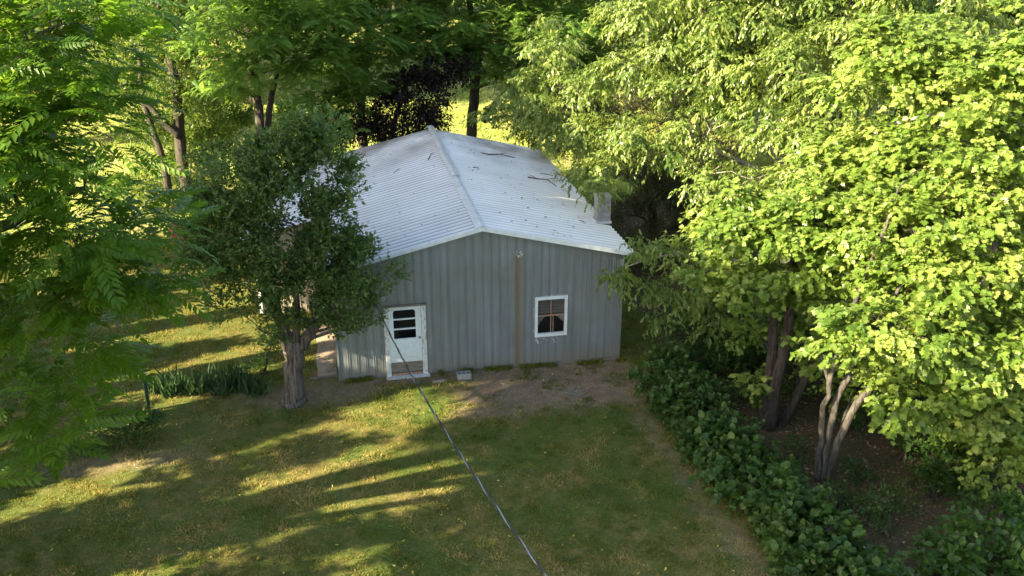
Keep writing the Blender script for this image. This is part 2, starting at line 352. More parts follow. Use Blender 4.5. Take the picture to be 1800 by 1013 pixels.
def slope(side, e0, y0, y1, x_start=0.0, lift=0.0):
    """side -1 left, +1 right ; sheet from ridge offset x_start to e0, corrugation runs down the slope"""
    mb = MB(); pts = ribs(y0, y1, .25, 'corr', amp=.062); nrm = np.array([side*S, 0, 1])/math.hypot(S, 1)
    P = np.array([(W/2+side*xx, u, H-S*xx+lift)+nrm*h for u, h in pts for xx in np.linspace(x_start, e0, 3)])
    Q = P-nrm*.012; n = len(pts); V = np.concatenate([P, Q]); F = []; k = len(P)
    for a in range(n-1):
        for b in range(2):
            q = (a*3+b, a*3+b+1, a*3+b+4, a*3+b+3)
            F += [q if side < 0 else q[::-1], tuple(v+k for v in (q[::-1] if side < 0 else q))]
        F += [(a*3+2, a*3+5, a*3+5+k, a*3+2+k), (a*3, a*3+3, a*3+3+k, a*3+k)]
    for b in range(2):
        F += [(b, b+1, b+1+k, b+k), ((n-1)*3+b, (n-1)*3+b+1, (n-1)*3+b+1+k, (n-1)*3+b+k)]
    mb.add(V, F, .5, False)
    for q in range(len(mb.F)):
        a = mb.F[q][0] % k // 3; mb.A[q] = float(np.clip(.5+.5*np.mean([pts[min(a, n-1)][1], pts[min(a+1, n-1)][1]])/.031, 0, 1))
    return mb
E0 = W/2+EV
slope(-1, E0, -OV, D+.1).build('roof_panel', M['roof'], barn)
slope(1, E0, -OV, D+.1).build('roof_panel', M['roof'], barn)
# ridge cap in two lengths, the rear one lifted and skewed
def cap_piece(y0, y1, wl, wr, z, skew=0, zl=.0):
    mb = MB()
    for sd_, ww in ((-1, wl), (1, wr)):
        a = [(W/2+skew*0, y0, H+z), (W/2+skew, y1, H+z+zl)]
        b = [(W/2+sd_*ww, y0, H+z-(S*1.03)*ww), (W/2+skew+sd_*ww, y1, H+z+zl-(S*1.03)*ww)]
        V = [a[0], b[0], b[1], a[1]]; V += [(v[0], v[1], v[2]-.008) for v in V]
        mb.add(V, [(0, 1, 2, 3), (7, 6, 5, 4), (0, 4, 5, 1), (1, 5, 6, 2), (2, 6, 7, 3)])
    return mb
cap_piece(-OV-.03, 5.2, .17, .09, .050).build('ridge_cap', M['galv'], barn)
cap_piece(4.9, 8.6, .13, .15, .085, -.05, .01).build('ridge_cap', M['galv'], barn)
cap_piece(8.5, D+.12, .12, .13, .10, .0, .02).build('ridge_cap', M['galv'], barn)
for sd_ in (-1, 1):      # rake trim under the front roof edge
    mb = MB(); x0, x1 = W/2, W/2+sd_*(E0)
    for (ya, yb, t0, t1) in ((-OV-.035, -OV-.004, .03, -.085), (-OV-.003, -.032, -.05, -.065)):
        A = [(x0, ya, H+t0), (x1, ya, zr(x1)+t0), (x1, ya, zr(x1)+t1), (x0, ya, H+t1)]
        B = [(a[0], yb, a[2]) for a in A]
        mb.add(A+B, [(0, 1, 2, 3), (7, 6, 5, 4), (0, 4, 5, 1), (3, 2, 6, 7), (1, 5, 6, 2), (0, 3, 7, 4)])
    mb.build('rake_trim', M['white'], barn)
# rear lean-to on the left, roof carried on in the same plane
lt = MB(); y0, y1, xo = 5.0, D, -2.35
panel_wall(lt, ribs(xo, -.03, .232), 0, lambda u: zr(u)-.04, lambda u, z, h: (u, y0-h, z)); panel_wall(lt, ribs(y0, y1, .232), 0, lambda u: zr(xo)-.04, lambda u, z, h: (xo-h, u, z))
panel_wall(lt, ribs(xo, -.03, .232), 0, lambda u: zr(u)-.04, lambda u, z, h: (u, y1+h, z))
lto = lt.build('side_addition_wall', M['cream'], barn)
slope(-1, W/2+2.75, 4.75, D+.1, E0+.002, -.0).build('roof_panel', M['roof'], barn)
mb = MB(); mb.box((xo-.03, y0-.06, 0), (xo+.06, y0-.03, zr(xo)-.05))
mb.build('white_trim', M['white'], lto)
# door
dr = MB(); yd = .015
def frame_boxes(mb, xs, zs, y0, y1, holes):
    """grid of boxes xs × zs leaving holes {(i,j)} empty"""
    for i_ in range(len(xs)-1):
        for j in range(len(zs)-1):
            if (i_, j) in holes: continue
            mb.box((xs[i_], y0, zs[j]), (xs[i_+1], y1, zs[j+1]))
xs = [DX0+.02, DX0+.14, DX1-.17, DX1-.02]; zs = [.42, 1.13, 1.40, 1.44, 1.69, 1.73, 1.98, 2.08]
frame_boxes(dr, xs, zs, yd-.02, yd+.025, {(1, 1), (1, 3), (1, 5)})
xm = (xs[1]+xs[2])/2      # raised frames of the two lower panels
for (a, b) in ((xs[1]-.02, xm-.04), (xm+.04, xs[2]+.02)):
    for bx_ in (((a, .55), (a+.022, 1.0)), ((b-.022, .55), (b, 1.0)), ((a+.022, .55), (b-.022, .572)), ((a+.022, .978), (b-.022, 1.0))):
        dr.box((bx_[0][0], yd-.034, bx_[0][1]), (bx_[1][0], yd-.021, bx_[1][1]))
door = dr.build('door', M['door'], barn)
mb = MB(); mb.box((xs[0], yd-.024, .12), (xs[3], yd+.025, .418)); kp = mb.build('kick_board', M['oldwood'], door)
for za, zb, jag in ((1.13, 1.40, 1), (1.44, 1.69, 0), (1.73, 1.98, 2)):
    mb = MB(); X0, X1 = xs[1]+.002, xs[2]-.002
    if jag == 1: mb.add([(X0, yd, za), (X0+.12, yd, za), (X0+.2, yd, za+.09), (X0+.08, yd, zb), (X0, yd, zb)], [(0, 1, 2, 3, 4)]); mb.add([(X1, yd, zb), (X1-.3, yd, zb), (X1-.15, yd, zb-.06), (X1, yd, zb-.1)], [(0, 1, 2, 3)])
    else: mb.add([(X0, yd, za), (X1, yd, za), (X1, yd, zb), (X0, yd, zb)], [(0, 1, 2, 3)])
    g = mb.build('glass_pane', M['glass'], door)
    sm = g.modifiers.new('solid', 'SOLIDIFY'); sm.thickness = .004
for xc, sg in ((xs[1], 1), (xs[2], -1)):      # rounded corners at the head of the top light
    mb = MB()
    k = [(xc, yd-.019, 1.98)]+[(xc+sg*.07*(1-math.sin(a)), yd-.019, 1.98-.07*(1-math.cos(a))) for a in np.linspace(0, math.pi/2, 6)]
    k2 = [(v[0], yd+.02, v[2]) for v in k]; n = len(k)
    mb.add(k+k2, [tuple(range(n)), tuple(range(2*n-1, n-1, -1))]+[(i_, (i_+1) % n, (i_+1) % n+n, i_+n) for i_ in range(n)])
    mb.build('corner_moulding', M['door'], door)
mb = MB(); mb.tube([(DX1-.075, yd-.02, 1.14), (DX1-.075, yd-.05, 1.14), (DX1-.075, yd-.055, 1.14), (DX1-.075, yd-.075, 1.14), (DX1-.075, yd-.09, 1.14)], [.028, .012, .028, .032, .015], 12); mb.build('knob', M['steel'], door)
fr = MB(); fr.box((DX0-.11, -.05, .02), (DX0+.018, .05, 2.10)); fr.box((DX1-.018, -.05, .02), (DX1+.11, .05, 2.10)); fr.box((DX0+.018, -.02, 2.082), (DX1-.018, .05, 2.10))
dfr = fr.build('door_frame', M['peel'], barn, .004)
mb = MB(); mb.box((DX0-.15, -.085, 2.101), (DX1+.14, .03, 2.15)); mb.build('head_trim', M['oldwood'], dfr)
mb = MB(); mb.box((DX0-.13, -.20, -.035), (DX1+.16, -.03, .015), M=Matrix.Rotation(R_(-.4), 4, 'Y')); mb.build('door_sill', M['peel'], dfr)
mb = MB(); mb.box((DX0+.02, -.02, .018), (DX1-.02, .06, .09)); mb.build('threshold', M['brownwood'], dfr)
mb = MB(); mb.box((DX0-.2, .62, .0), (DX1+.3, .64, 2.6)); mb.build('dark_backing', M['dark'], barn); mb = MB(); mb.box((WX0-.3, .55, .3), (WX1+.3, .57, 2.5)); mb.build('dark_backing', M['dark'], barn)  # near-black sheets behind door and window stand in for the unlit interior
# window
wf = MB(); frame_boxes(wf, [WX0-.045, WX0+.035, WX1-.035, WX1+.045], [WZ0-.045, WZ0+.05, WZ1-.04, WZ1+.045], -.055, .03, {(1, 1)})
win = wf.build('window', M['white'], barn, .003)
a0, a1, b0, b1 = WX0+.036, WX1-.036, WZ0+.051, WZ1-.041; xm, zm = (a0+a1)/2, b0+(b1-b0)*.52
mb = MB(); mb.box((a0, -.012, zm-.018), (a1, .02, zm+.018)); mb.box((xm-.011, -.010, b0), (xm+.011, .018, zm-.018)); mb.box((xm+.055, -.009, b0), (xm+.075, .0, zm-.019), M=None); mb.box((xm-.011, -.010, zm+.018), (xm+.011, .018, b1))
mb.build('muntin', M['brownwood'], win)
mb = MB(); mb.box((a0, .022, b0), (a1, .026, b1)); mb.build('glass_pane', M['glass'], win)
mb = MB(); mb.box((a0-.02, .045, zm+.03), (a1+.02, .055, b1+.02)); mb.build('blind', M['blind'], win)
mb = MB()
for sgn, base in ((1, a0), (-1, a1)):      # ragged curtains below the rail
    n = 14; V = []; hh = [.30, .33, .26, .24, .18, .15, .10, .08, .05, .04, .03, .05, .04, .03]
    for k in range(n):
        x = base+sgn*k/(n-1)*(xm-a0)*.95; y = .05+.012*math.sin(k*2.2); V += [(x, y, zm-.005), (x, y, zm-.02-hh[k]*(1 if sgn > 0 else .7))]
    mb.add(V, [(2*k, 2*k+1, 2*k+3, 2*k+2) for k in range(n-1)], .5, True)
cu = mb.build('curtain', M['cloth'], win); sm = cu.modifiers.new('solid', 'SOLIDIFY'); sm.thickness = .004
def smear(x, z, w_, h_, mb=None):      # white paint smears left on the siding round the window
    own = mb is None; mb = mb or MB()
    k = 7; a = np.arange(k)*2*math.pi/k; rr = .7+.6*rng.random(k)
    V = [(x+w_*math.cos(q)*r_, -.0245-.0, z+h_*math.sin(q)*r_) for q, r_ in zip(a, rr)]; V2 = [(v[0], v[1]+.003, v[2]) for v in V]
    mb.add(V+V2, [tuple(range(k))]+[(j, (j+1) % k, (j+1) % k+k, j+k) for j in range(k)])
    if own: mb.build('paint_smear', M['white'], barn)
for k in range(30):
    q = rng.random()
    if q < .55: smear(WX0-.02+rng.random()*.62, WZ0-.1-rng.random()*.14, .005+.014*rng.random(), .012+.03*rng.random())
    elif q < .7: smear(WX1+.12+rng.normal()*.008, WZ1-.05-rng.random()*.6, .004, .03+.03*rng.random())
    elif q < .85: smear(WX0-.075+rng.normal()*.006, WZ0+rng.random()*1.0, .004, .03+.03*rng.random())
    else: smear(WX0+rng.random()*.8, WZ1+.085, .03, .005)
mb = MB()      # rows of roofing nails along the laps of the siding
for z in (.35, 1.25, 2.15, 3.10):
    for kx in range(34):
        x = .02+.232*kx+.04
        if (DX0-.15 < x < DX1+.15 and z < 2.2) or (WX0-.1 < x < WX1+.1 and .8 < z < 2.1) or z > top(x)-.08: continue
        mb.box((x-.007, -.004-.010, z-.007), (x+.007, -.001, z+.007))
mb.build('nail_row', M['oldwood'], barn)['kind'] = 'stuff'
mb = MB()      # patched hole high on the wall
for k in range(9): smear(5.0+rng.normal()*.05, 3.37+rng.normal()*.035, .03+.02*rng.random(), .012+.02*rng.random(), mb)
mb.build('hole_patch', M['peel'], barn)
# chimney of blocks
ch = MB(); cx0, cy0 = 7.86, 2.33
for k in range(21):
    z = -.13+k*.2
    for q in range(2):
        s2 = .197
        if k % 2: ch.box((cx0+.003*(k % 3), cy0+q*.2, z), (cx0+.42, cy0+q*.2+.192, z+.190))
        else: ch.box((cx0+q*.21, cy0+.002*(k % 3), z), (cx0+q*.21+.205, cy0+.392, z+.190))
    ch.box((cx0+.012, cy0+.012, z+.190), (cx0+.405, cy0+.38, z+.2))
chim = ch.build('chimney', M['block'], barn, .004)
mb = MB(); mb.box((cx0-.02, cy0-.02, 4.07), (cx0+.44, cy0+.41, 4.11)); mb.build('chimney_cap', M['concrete'], chim)
mb = MB(); mb.box((cx0-.05, cy0-.05, zr(cx0)-.02), (cx0+.44, cy0-.004, zr(cx0)+.05)); mb.box((cx0-.05, cy0-.004, zr(cx0)-.02), (cx0-.003, cy0+.43, zr(cx0)+.07)); mb.build('flashing', M['galv'], chim)

# ------------------------------------------------------------------ small things
def lz(x, y): return float(gz(x, y))
cbx, cby = 3.36, -.47
cb = MB(); L2, W2, HH = .195, .10, .19; z0 = lz(cbx, cby)-.01; Mx = Matrix.Translation((cbx, cby, z0)) @ Matrix.Rotation(R_(3), 4, 'Z')
xs = [-L2, -L2+.035, -.075, -.045, .045, .075, L2-.035, L2]; ys = [-W2, -W2+.032, W2-.032, W2]
for i_ in range(7):
    for j in range(3):
        if j == 1 and i_ in (1, 3, 5): cb.box((xs[i_], ys[j], 0), (xs[i_+1], ys[j+1], .02), M=Mx); continue
        cb.box((xs[i_], ys[j], 0), (xs[i_+1], ys[j+1], HH), M=Mx)
tag(cb.build('concrete_block', M['block']), 'grey hollow concrete block with three holes lying on the dirt beside the door', 'block')
def board(name, px, py, l, w_, h_, rot, m_, label, cat):
    g_ = gnd(px, py); z = lz(g_[0], g_[1]); b = MB(); b.box((-l/2, -w_/2, 0), (l/2, w_/2, h_), M=Matrix.Translation((g_[0], g_[1], z-.004)) @ Matrix.Rotation(R_(rot), 4, 'Z'))
    return tag(b.build(name, m_, None, .004), label, cat)
board('brick_fragment', 771, 673, .32, .09, .05, 8, M['concrete'], 'flat pale stone slab lying in the dirt left of the concrete block', 'stone')
board('brick', 554, 662, .10, .10, .17, 20, M['brick'], 'small dark brick standing on end between the apple tree and the barn corner', 'brick')
board('edging_timber', 572, 664, .85, .09, .06, 2, M['oldwood'], 'weathered timber edging lying between the apple trunk and the barn corner', 'timber')
board('plank', 1005, 684, .55, .09, .02, 55, M['oldwood'], 'short weathered plank lying on the bare dirt below the window', 'plank')
g_ = gnd(1012, 688)
mb = MB(); k = 14; a = np.arange(k)*2*math.pi/k; rr = .26*(1+.2*rng.random(k)); zc = lz(g_[0], g_[1])
V = [(g_[0]+math.cos(q)*r_, g_[1]+.7*math.sin(q)*r_, zc+.012) for q, r_ in zip(a, rr)]; V2 = [(v[0], v[1], v[2]-.05) for v in V]
mb.add(V+V2, [tuple(range(k))]+[(j, j+k, (j+1) % k+k, (j+1) % k) for j in range(k)])
tag(mb.build('flat_stone', M['oldwood']), 'dark flat stone sunk in the bare dirt near the plank', 'stone')
# worn strip along the barn's left side
mb = MB(); n = 12
V = []; 
for k in range(n): y = .35+k*.42; V += [(-.62+.03*math.sin(k*1.7), y, lz(-.6, y)+.03), (-.06, y, lz(-.06, y)+.03)]
mb.add(V, [(2*k, 2*k+1, 2*k+3, 2*k+2) for k in range(n-1)]); o = mb.build('path', M['path']); sm = o.modifiers.new('solid', 'SOLIDIFY'); sm.thickness = .08; tag(o, kind='structure')
# green steel fence post
b0, b1 = gnd(263, 724), at(252, 648, -.72); mb = MB(); b0[2] = lz(b0[0], b0[1])-.05
ax_ = Vector(b1-b0).normalized(); q = ax_.to_track_quat('Z', 'Y').to_matrix().to_4x4(); Mx = Matrix.Translation(Vector(b0)) @ q @ Matrix.Rotation(R_(30), 4, 'Z'); Lp = float(np.linalg.norm(b1-b0))
mb.box((-.05, -.008, 0), (.05, .008, Lp), M=Mx); mb.box((-.008, .008, 0), (.008, .06, Lp), M=Mx)
for k in range(12): mb.box((-.02, -.022, .1+k*.09), (.02, -.0085, .13+k*.09), M=Mx)
post = mb.build('fence_post', M['postgreen']); tag(post, 'leaning green steel fence post at the left end of the iris bed', 'fence post')
mb = MB(); mb.box((-.052, -.010, Lp-.30), (.052, .010, Lp+.01), M=Mx); 
o = mb.build('painted_tip', M['peel']); o.parent = post; o.matrix_parent_inverse = post.matrix_world.inverted()
# white litter by the hedge
g_ = gnd(1522, 958); mb = MB(); z = lz(g_[0], g_[1])+.03
mb.tube([g_+np.array([x, -x*.35, z+.01]) for x in (-.09, -.085, -.04, .04, .085, .09)], [.012, .03, .034, .033, .03, .012], 10)
tag(mb.build('crushed_can', M['white']), 'small crushed white can lying on the leaf litter right of the vine hedge', 'can')
# red drum in the far left gap
g_ = gnd(316, 432); z = lz(g_[0], g_[1]); mb = MB()
mb.tube([(g_[0], g_[1], z+h) for h in (0, .02, .28, .3, .32, .58, .6, .62, .86, .88)], [.29, .3, .29, .31, .29, .29, .31, .29, .3, .29], 20)
tag(mb.build('steel_drum', M['rust']), 'rusty red steel drum standing on the grass behind the apple tree', 'drum')
# fallen sticks on the roof
def stick(pts, r, label, forks=()):
    P = []
    for (px, py, dz) in pts:
        d = FW+RT*(px-900)/FPX-UP*(py-506.5)/FPX
        sd_ = 1 if gnd(px, py, 3.9)[0] > W/2 else -1      # intersect the slope plane z = H - S*sd*(x-W/2)
        tt = (H-S*sd_*(CAM[0]-W/2)-CAM[2])/(d[2]+S*sd_*d[0]); q_ = CAM+d*tt; q_[2] += .03+dz; P.append(q_)
    mb = MB(); mb.tube(P, np.linspace(r, r*.45, len(P)), 6, rough=.1)
    for (k, dx, dy) in forks:
        p_ = np.array(P[k]); mb.tube([p_, p_+np.array([dx*.5, dy*.5, .03-S*sd_*dx*.5]), p_+np.array([dx, dy, .02-S*sd_*dx])], [r*.5, r*.4, r*.2], 5)
    tag(mb.build('fallen_stick', M['deadwood']), label, 'stick', 'dead sticks lying on the roof')
stick([(845, 271, 0), (860, 274, .02), (880, 274, .03), (905, 279, 0)], .028, 'long dark stick near the top of the right roof slope', [(2, .3, .3)])
stick([(928, 313, 0), (945, 317, .02), (962, 319, .04), (970, 324, .02), (978, 329, 0)], .022, 'forked stick lying midway down the right roof slope', [(2, .5, .35), (1, -.3, .3)])
stick([(950, 307, 0), (962, 309, .02), (973, 311, 0)], .016, 'thin short stick above the forked stick on the right slope')
stick([(980, 308, 0), (990, 312, .02), (999, 314, 0)], .014, 'thin stick nearest the right eave of the roof')
stick([(753, 282, 0), (757, 275, .02), (759, 271, 0)], .02, 'short stick left of the ridge high on the left slope', [(1, .2, .1)])
stick([(692, 306, 0), (698, 302, .02), (704, 297, 0)], .014, 'thin twig in the middle of the left roof slope')
stick([(832, 296, 0), (838, 296, .01), (843, 299, 0)], .016, 'stub of twig near the ridge on the right slope')
stick([(1018, 389, 0), (1024, 391, .01), (1030, 394, 0)], .012, 'tiny twig on the roof in front of the chimney')
# service cable: two twisted conductors and a bare messenger, from the barn to the pole behind the camera
kn = np.array([(0.03, 2.63), (3.4, 2.69), (6.7, 3.12), (9.66, 3.70), (11.8, 4.22), (14.2, 4.66), (18, 5.6), (22.0, 6.9)])
cf = np.polyfit(kn[:, 0], kn[:, 1], 3); tt = np.linspace(.03, 22, 420); zc = np.polyval(cf, tt); zc += (2.63-zc[0])*np.clip(1-tt/3, 0, 1)
ctr = np.stack([.98+.1*tt, -tt, zc], 1)
cab = empty('service_cable', tuple(ctr[0]), 'twisted black and grey overhead service cable running from the barn wall over the lawn', 'cable')
for ph, m_, r_ in ((0, M['cable_l'], .009), (2.1, M['cable_d'], .011), (4.2, M['cable_d'], .010)):
    a = tt*2*math.pi/1.1+ph; P = ctr+np.stack([np.cos(a)*.011, np.zeros_like(a), np.sin(a)*.011], 1)
    mb = MB(); mb.tube(P, r_, 6); mb.build('conductor', m_, cab)
mb = MB(); mb.box((.93, -.06, 2.57), (1.03, -.0, 2.70)); mb.build('anchor', M['steel'], cab)
mb = MB(); mb.tube([(3.2, -22.15, -.4), (3.2, -22.15, 7.6)], [.16, .12], 14, rough=.03)
pole = mb.build('utility_pole', M['oldwood']); tag(pole, 'weathered wooden utility pole that carries the far end of the service cable', 'pole')

# ------------------------------------------------------------------ foliage tools
def T_(V, F): return (np.array(V, float), F)
def unit(a): return a/(np.linalg.norm(a, axis=-1, keepdims=True)+1e-9)
OVATE = T_([(0, 0, 0), (.27, .38, .05), (0, .45, -.01), (-.27, .38, .05), (.2, .72, .02), (-.2, .72, .02), (0, 1, -.10)],
           [(0, 1, 2), (0, 2, 3), (1, 4, 6, 2), (2, 6, 5, 3)])
LANCE = T_([(0, 0, 0), (.20, .3, .03), (0, .35, -.01), (-.20, .3, .03), (.17, .65, -.06), (0, .68, -.10), (-.17, .65, -.06), (0, 1, -.26)],
           [(0, 1, 2), (0, 2, 3), (1, 4, 5, 2), (2, 5, 6, 3), (4, 7, 5), (5, 7, 6)])
_h = [(0, 0), (.12, -.08), (.30, .02), (.26, .16), (.56, .22), (.44, .36), (.60, .52), (.36, .52), (.30, .60), (.36, .80), (.20, .76), (0, 1.05)]
MAPLE = T_([(x, y, .10*abs(x)-.10*y*y) for x, y in _h]+[(-x, y, .10*abs(x)-.10*y*y) for x, y in _h[1:-1]],
           [tuple(range(12)), tuple([0, 11]+list(range(21, 11, -1)))])
_g = [(0, 0), (.20, -.12), (.42, .05), (.52, .34), (.40, .62), (.18, .82), (0, 1.0)]
GRAPE = T_([(x, y, .16*abs(x)-.12*y*y) for x, y in _g]+[(-x, y, .16*abs(x)-.12*y*y) for x, y in _g[1:-1]],
           [tuple(range(7)), tuple([0, 6]+list(range(11, 6, -1)))])
QUADL = T_([(0, 0, 0), (.3, .45, .05), (0, 1, -.08), (-.3, .45, .05)], [(0, 1, 2, 3)])
BLADE = T_([(-.07, 0, 0), (.07, 0, 0), (.0, 1, .25)], [(0, 1, 2)])
SWORD = T_([(-.045, 0, 0), (.045, 0, 0), (.05, .5, .02), (-.05, .5, .02), (0, 1, .14)], [(0, 1, 2, 3), (3, 2, 4)])
def pinnate(n=9, seed=0, lw=.07, ll=.26, simple_=False):
    r = np.random.default_rng(seed); V = []; F = []
    curve = lambda s_: (0, s_*(1-.12*s_), .10*s_-.42*s_*s_)
    P = [curve(s_) for s_ in np.linspace(0, 1, 6)]
    for a, b in zip(P[:-1], P[1:]):
        k = len(V); V += [(a[0]-.006, a[1], a[2]), (a[0]+.006, a[1], a[2]), (b[0]+.006, b[1], b[2]), (b[0]-.006, b[1], b[2])]; F.append((k, k+1, k+2, k+3))
    for i_ in range(n):
        s_ = .16+.84*i_/(n-1); c_ = curve(s_); sz = ll*(1-.45*abs(s_-.5)**1.2)*(.9+.2*r.random())
        for sg in (-1, 1):
            an = R_(62-26*s_)+r.normal(0, .08); dx, dy = sg*math.sin(an), math.cos(an); dz = -.18-.22*r.random()
            d = np.array([dx, dy, dz]); d /= np.linalg.norm(d); sd_ = np.array([-dy*sg, dx*sg, 0.0])*sg
            sd_ = np.array([-d[1], d[0], 0]); sd_ /= np.linalg.norm(sd_)
            b0 = np.array(c_); m_ = b0+d*sz*.45; e = b0+d*sz+np.array([0, 0, -.03]); wv = sd_*lw*.5; k = len(V)
            if simple_: V += [b0, m_+wv, e, m_-wv]; F.append((k, k+1, k+2, k+3))
            else: V += [b0, m_+wv+(0, 0, .008), m_+(0, 0, -.004), m_-wv+(0, 0, .008), e]; F += [(k, k+1, k+4, k+2), (k, k+2, k+4, k+3)]
    s_ = 1.0; c_ = np.array(curve(1.0)); k = len(V); V += [c_, c_+(lw*.5, ll*.4, -.06), c_+(0, ll*.8, -.16), c_+(-lw*.5, ll*.4, -.06)]; F.append((k, k+1, k+2, k+3))
    return T_(V, F)
PIN = [pinnate(8, 1, .095, .27), pinnate(7, 2, .10, .28), pinnate(9, 3, .09, .26)]
PINF = [pinnate(8, 4, .12, .29, True), pinnate(7, 5, .13, .30, True)]
class Leaves:
    def __init__(s): s.V = []; s.L = []; s.T = []; s.A = []; s.n = 0
    def add(s, tm, P, A, Nn, S, var):
        tv, tf = tm; n = len(P)
        if not n: return
        A = unit(A); Xx = np.cross(A, Nn); Xx = unit(Xx); Zz = np.cross(Xx, A)
        S = np.broadcast_to(np.asarray(S, float), (n,))[:, None, None]
        V = P[:, None, :]+S*(tv[None, :, 0:1]*Xx[:, None, :]+tv[None, :, 1:2]*A[:, None, :]+tv[None, :, 2:3]*Zz[:, None, :])
        k = len(tv); fl = np.concatenate([np.array(f) for f in tf]); ft = np.array([len(f) for f in tf])
        s.L.append((fl[None, :]+(np.arange(n)*k)[:, None]).ravel()+s.n); s.T.append(np.tile(ft, n)); s.A.append(np.repeat(var, len(tf)))
        s.V.append(V.reshape(-1, 3)); s.n += n*k
    def build(s, name, mat_, parent=None, off=None):
        V = np.concatenate(s.V)
        if parent is not None: off = np.array(parent.matrix_world.translation)
        elif off is None: off = np.array([V[:, 0].mean(), V[:, 1].mean(), V[:, 2].min()])
        return raw_mesh(name, V, np.concatenate(s.L), np.concatenate(s.T), fattr=dict(var=np.clip(np.concatenate(s.A), 0, 1)), mat_=mat_, parent=parent, off=off)
def rdir(n): return unit(rng.normal(size=(n, 3)))
# habit: leaf template(s), leaf size, leaves per shoot, shoot length, clump radius, flatness, clumps per m2, shoots per clump
HAB = dict(
    maple=dict(t=[MAPLE], s=.125, nl=8, sl=.44, cr=.5, fl=.40, dn=2.4, ns=20, hab='flat'),
    cherry=dict(t=[LANCE], s=.145, nl=9, sl=.5, cr=.5, fl=.5, dn=2.6, ns=18, hab='hang'),
    walnut=dict(t=PIN, s=.62, nl=1, sl=.12, cr=.5, fl=.6, dn=2.3, ns=11, hab='arch'),
    walnut_far=dict(t=PINF, s=.50, nl=1, sl=.25, cr=.6, fl=.6, dn=2.2, ns=22, hab='arch'),
    apple=dict(t=[OVATE], s=.10, nl=9, sl=.34, cr=.36, fl=.9, dn=4.6, ns=22, hab='up'),
    sparse=dict(t=[OVATE], s=.13, nl=8, sl=.5, cr=.6, fl=.5, dn=1.8, ns=15, hab='mix'),
    dense=dict(t=[OVATE], s=.12, nl=8, sl=.4, cr=.5, fl=.7, dn=2.6, ns=18, hab='mix'),
    shrub=dict(t=[OVATE], s=.20, nl=6, sl=.3, cr=.28, fl=.7, dn=3.5, ns=9, hab='mix'),
    small=dict(t=[QUADL], s=.065, nl=9, sl=.3, cr=.35, fl=.8, dn=4, ns=22, hab='mix'),
    wood=dict(t=[QUADL], s=.34, nl=6, sl=.8, cr=1.2, fl=.6, dn=.8, ns=20, hab='mix'),
    shade=dict(t=[QUADL], s=.26, nl=6, sl=.5, cr=.8, fl=.6, dn=1.6, ns=16, hab='mix'))
HAB['locust'] = dict(t=[OVATE], s=.12, nl=8, sl=.45, cr=.5, fl=.6, dn=2.4, ns=14, hab='mix')
M['locust_leaf'] = leaf_mat('locust_leaf', (.03, .06, .012), (.06, .105, .02), (.13, .18, .035), (.30, .42, .04), .42, .45)
def crown(lv, blobs, hname, ctr, dens=1.0, vmul=1.0, shell=.5, bottom=-.75):
    h = HAB[hname]; out = []
    for (c, r) in blobs:
        c = np.array(c, float); r = np.array(r, float)
        area = 4*math.pi*((r[0]*r[1])**1.6/3+(r[0]*r[2])**1.6/3+(r[1]*r[2])**1.6/3)**(1/1.6)
        nc = max(2, int(area*h['dn']*dens*.62))
        u = rdir(nc); u[:, 2] = np.where(u[:, 2] < bottom, -u[:, 2], u[:, 2])
        f = rng.uniform(shell, 1.0, nc)**.7; cp = c+u*r*f[:, None]; on = unit(u/r)
        cv = rng.normal(.5, .17, nc)+.12*on[:, 2]*0
        cs = rng.uniform(.6, 1.3, nc)
        out.append((c, cp))
        ns = h['ns']; idx = np.repeat(np.arange(nc), ns)
        o = rdir(len(idx))*np.cbrt(rng.random(len(idx)))[:, None]*(h['cr']*cs[idx])[:, None]*np.array([1, 1, h['fl']])
        so_ = cp[idx]+o*.75
        d = on[idx]*.75+rdir(len(idx))*.75+unit(o)*.5
        hb = h['hab']
        if hb == 'flat': d[:, 2] *= .35
        elif hb == 'hang': d[:, 2] = d[:, 2]*.5-.1
        elif hb == 'arch': d[:, 2] = np.abs(d[:, 2])*.4+.05
        elif hb == 'up': d[:, 2] = d[:, 2]*.7+.55
        d = unit(d); nl = h['nl']; ii = np.repeat(np.arange(len(d)), nl); tt = (np.tile(np.arange(nl), len(d))+rng.random(len(ii)))/nl
        sl = h['sl']*rng.uniform(.6, 1.35, len(d))[ii]
        P = so_[ii]+d[ii]*(tt*sl)[:, None]; A = d[ii].copy(); Nn = np.tile([0, 0, 1.0], (len(ii), 1)); R = rdir(len(ii))
        if hb == 'flat':
            A = d[ii]*.7+R*.8; A[:, 2] = A[:, 2]*.4-.30; Nn = Nn*.85+on[idx][ii]*.45+np.array([-.2, -.1, 0])+rdir(len(ii))*.6; P[:, 2] -= .10*tt*tt
        elif hb == 'hang':
            P[:, 2] -= .30*sl*tt*tt; A = d[ii]*.65+R*.55+np.array([0, 0, -.6]); Nn = d[ii]*.6+Nn*.6+on[idx][ii]*.6+rdir(len(ii))*.4
        elif hb == 'arch': A = d[ii]+R*.25+np.array([0, 0, -.1]); Nn = Nn+on[idx][ii]*.75+rdir(len(ii))*.2
        elif hb == 'up': A = d[ii]*.8+R*.8; Nn = Nn*.8+rdir(len(ii))*.7
        else: A = d[ii]*.6+R*.8; Nn = Nn*.9+on[idx][ii]*.4+rdir(len(ii))*.55; P[:, 2] -= .12*tt*tt
        S_ = h['s']*rng.uniform(.55, 1.25, len(ii))*rng.uniform(.75, 1.2, nc)[idx][ii]; var = cv[idx][ii]+rng.normal(0, .16, len(ii))+(tt-.5)*.22
        var = var*vmul; k = rng.integers(0, len(h['t']), len(ii))
        for q, tm in enumerate(h['t']):
            m_ = k == q; lv.add(tm, P[m_], A[m_], Nn[m_], S_[m_], var[m_])
    return out
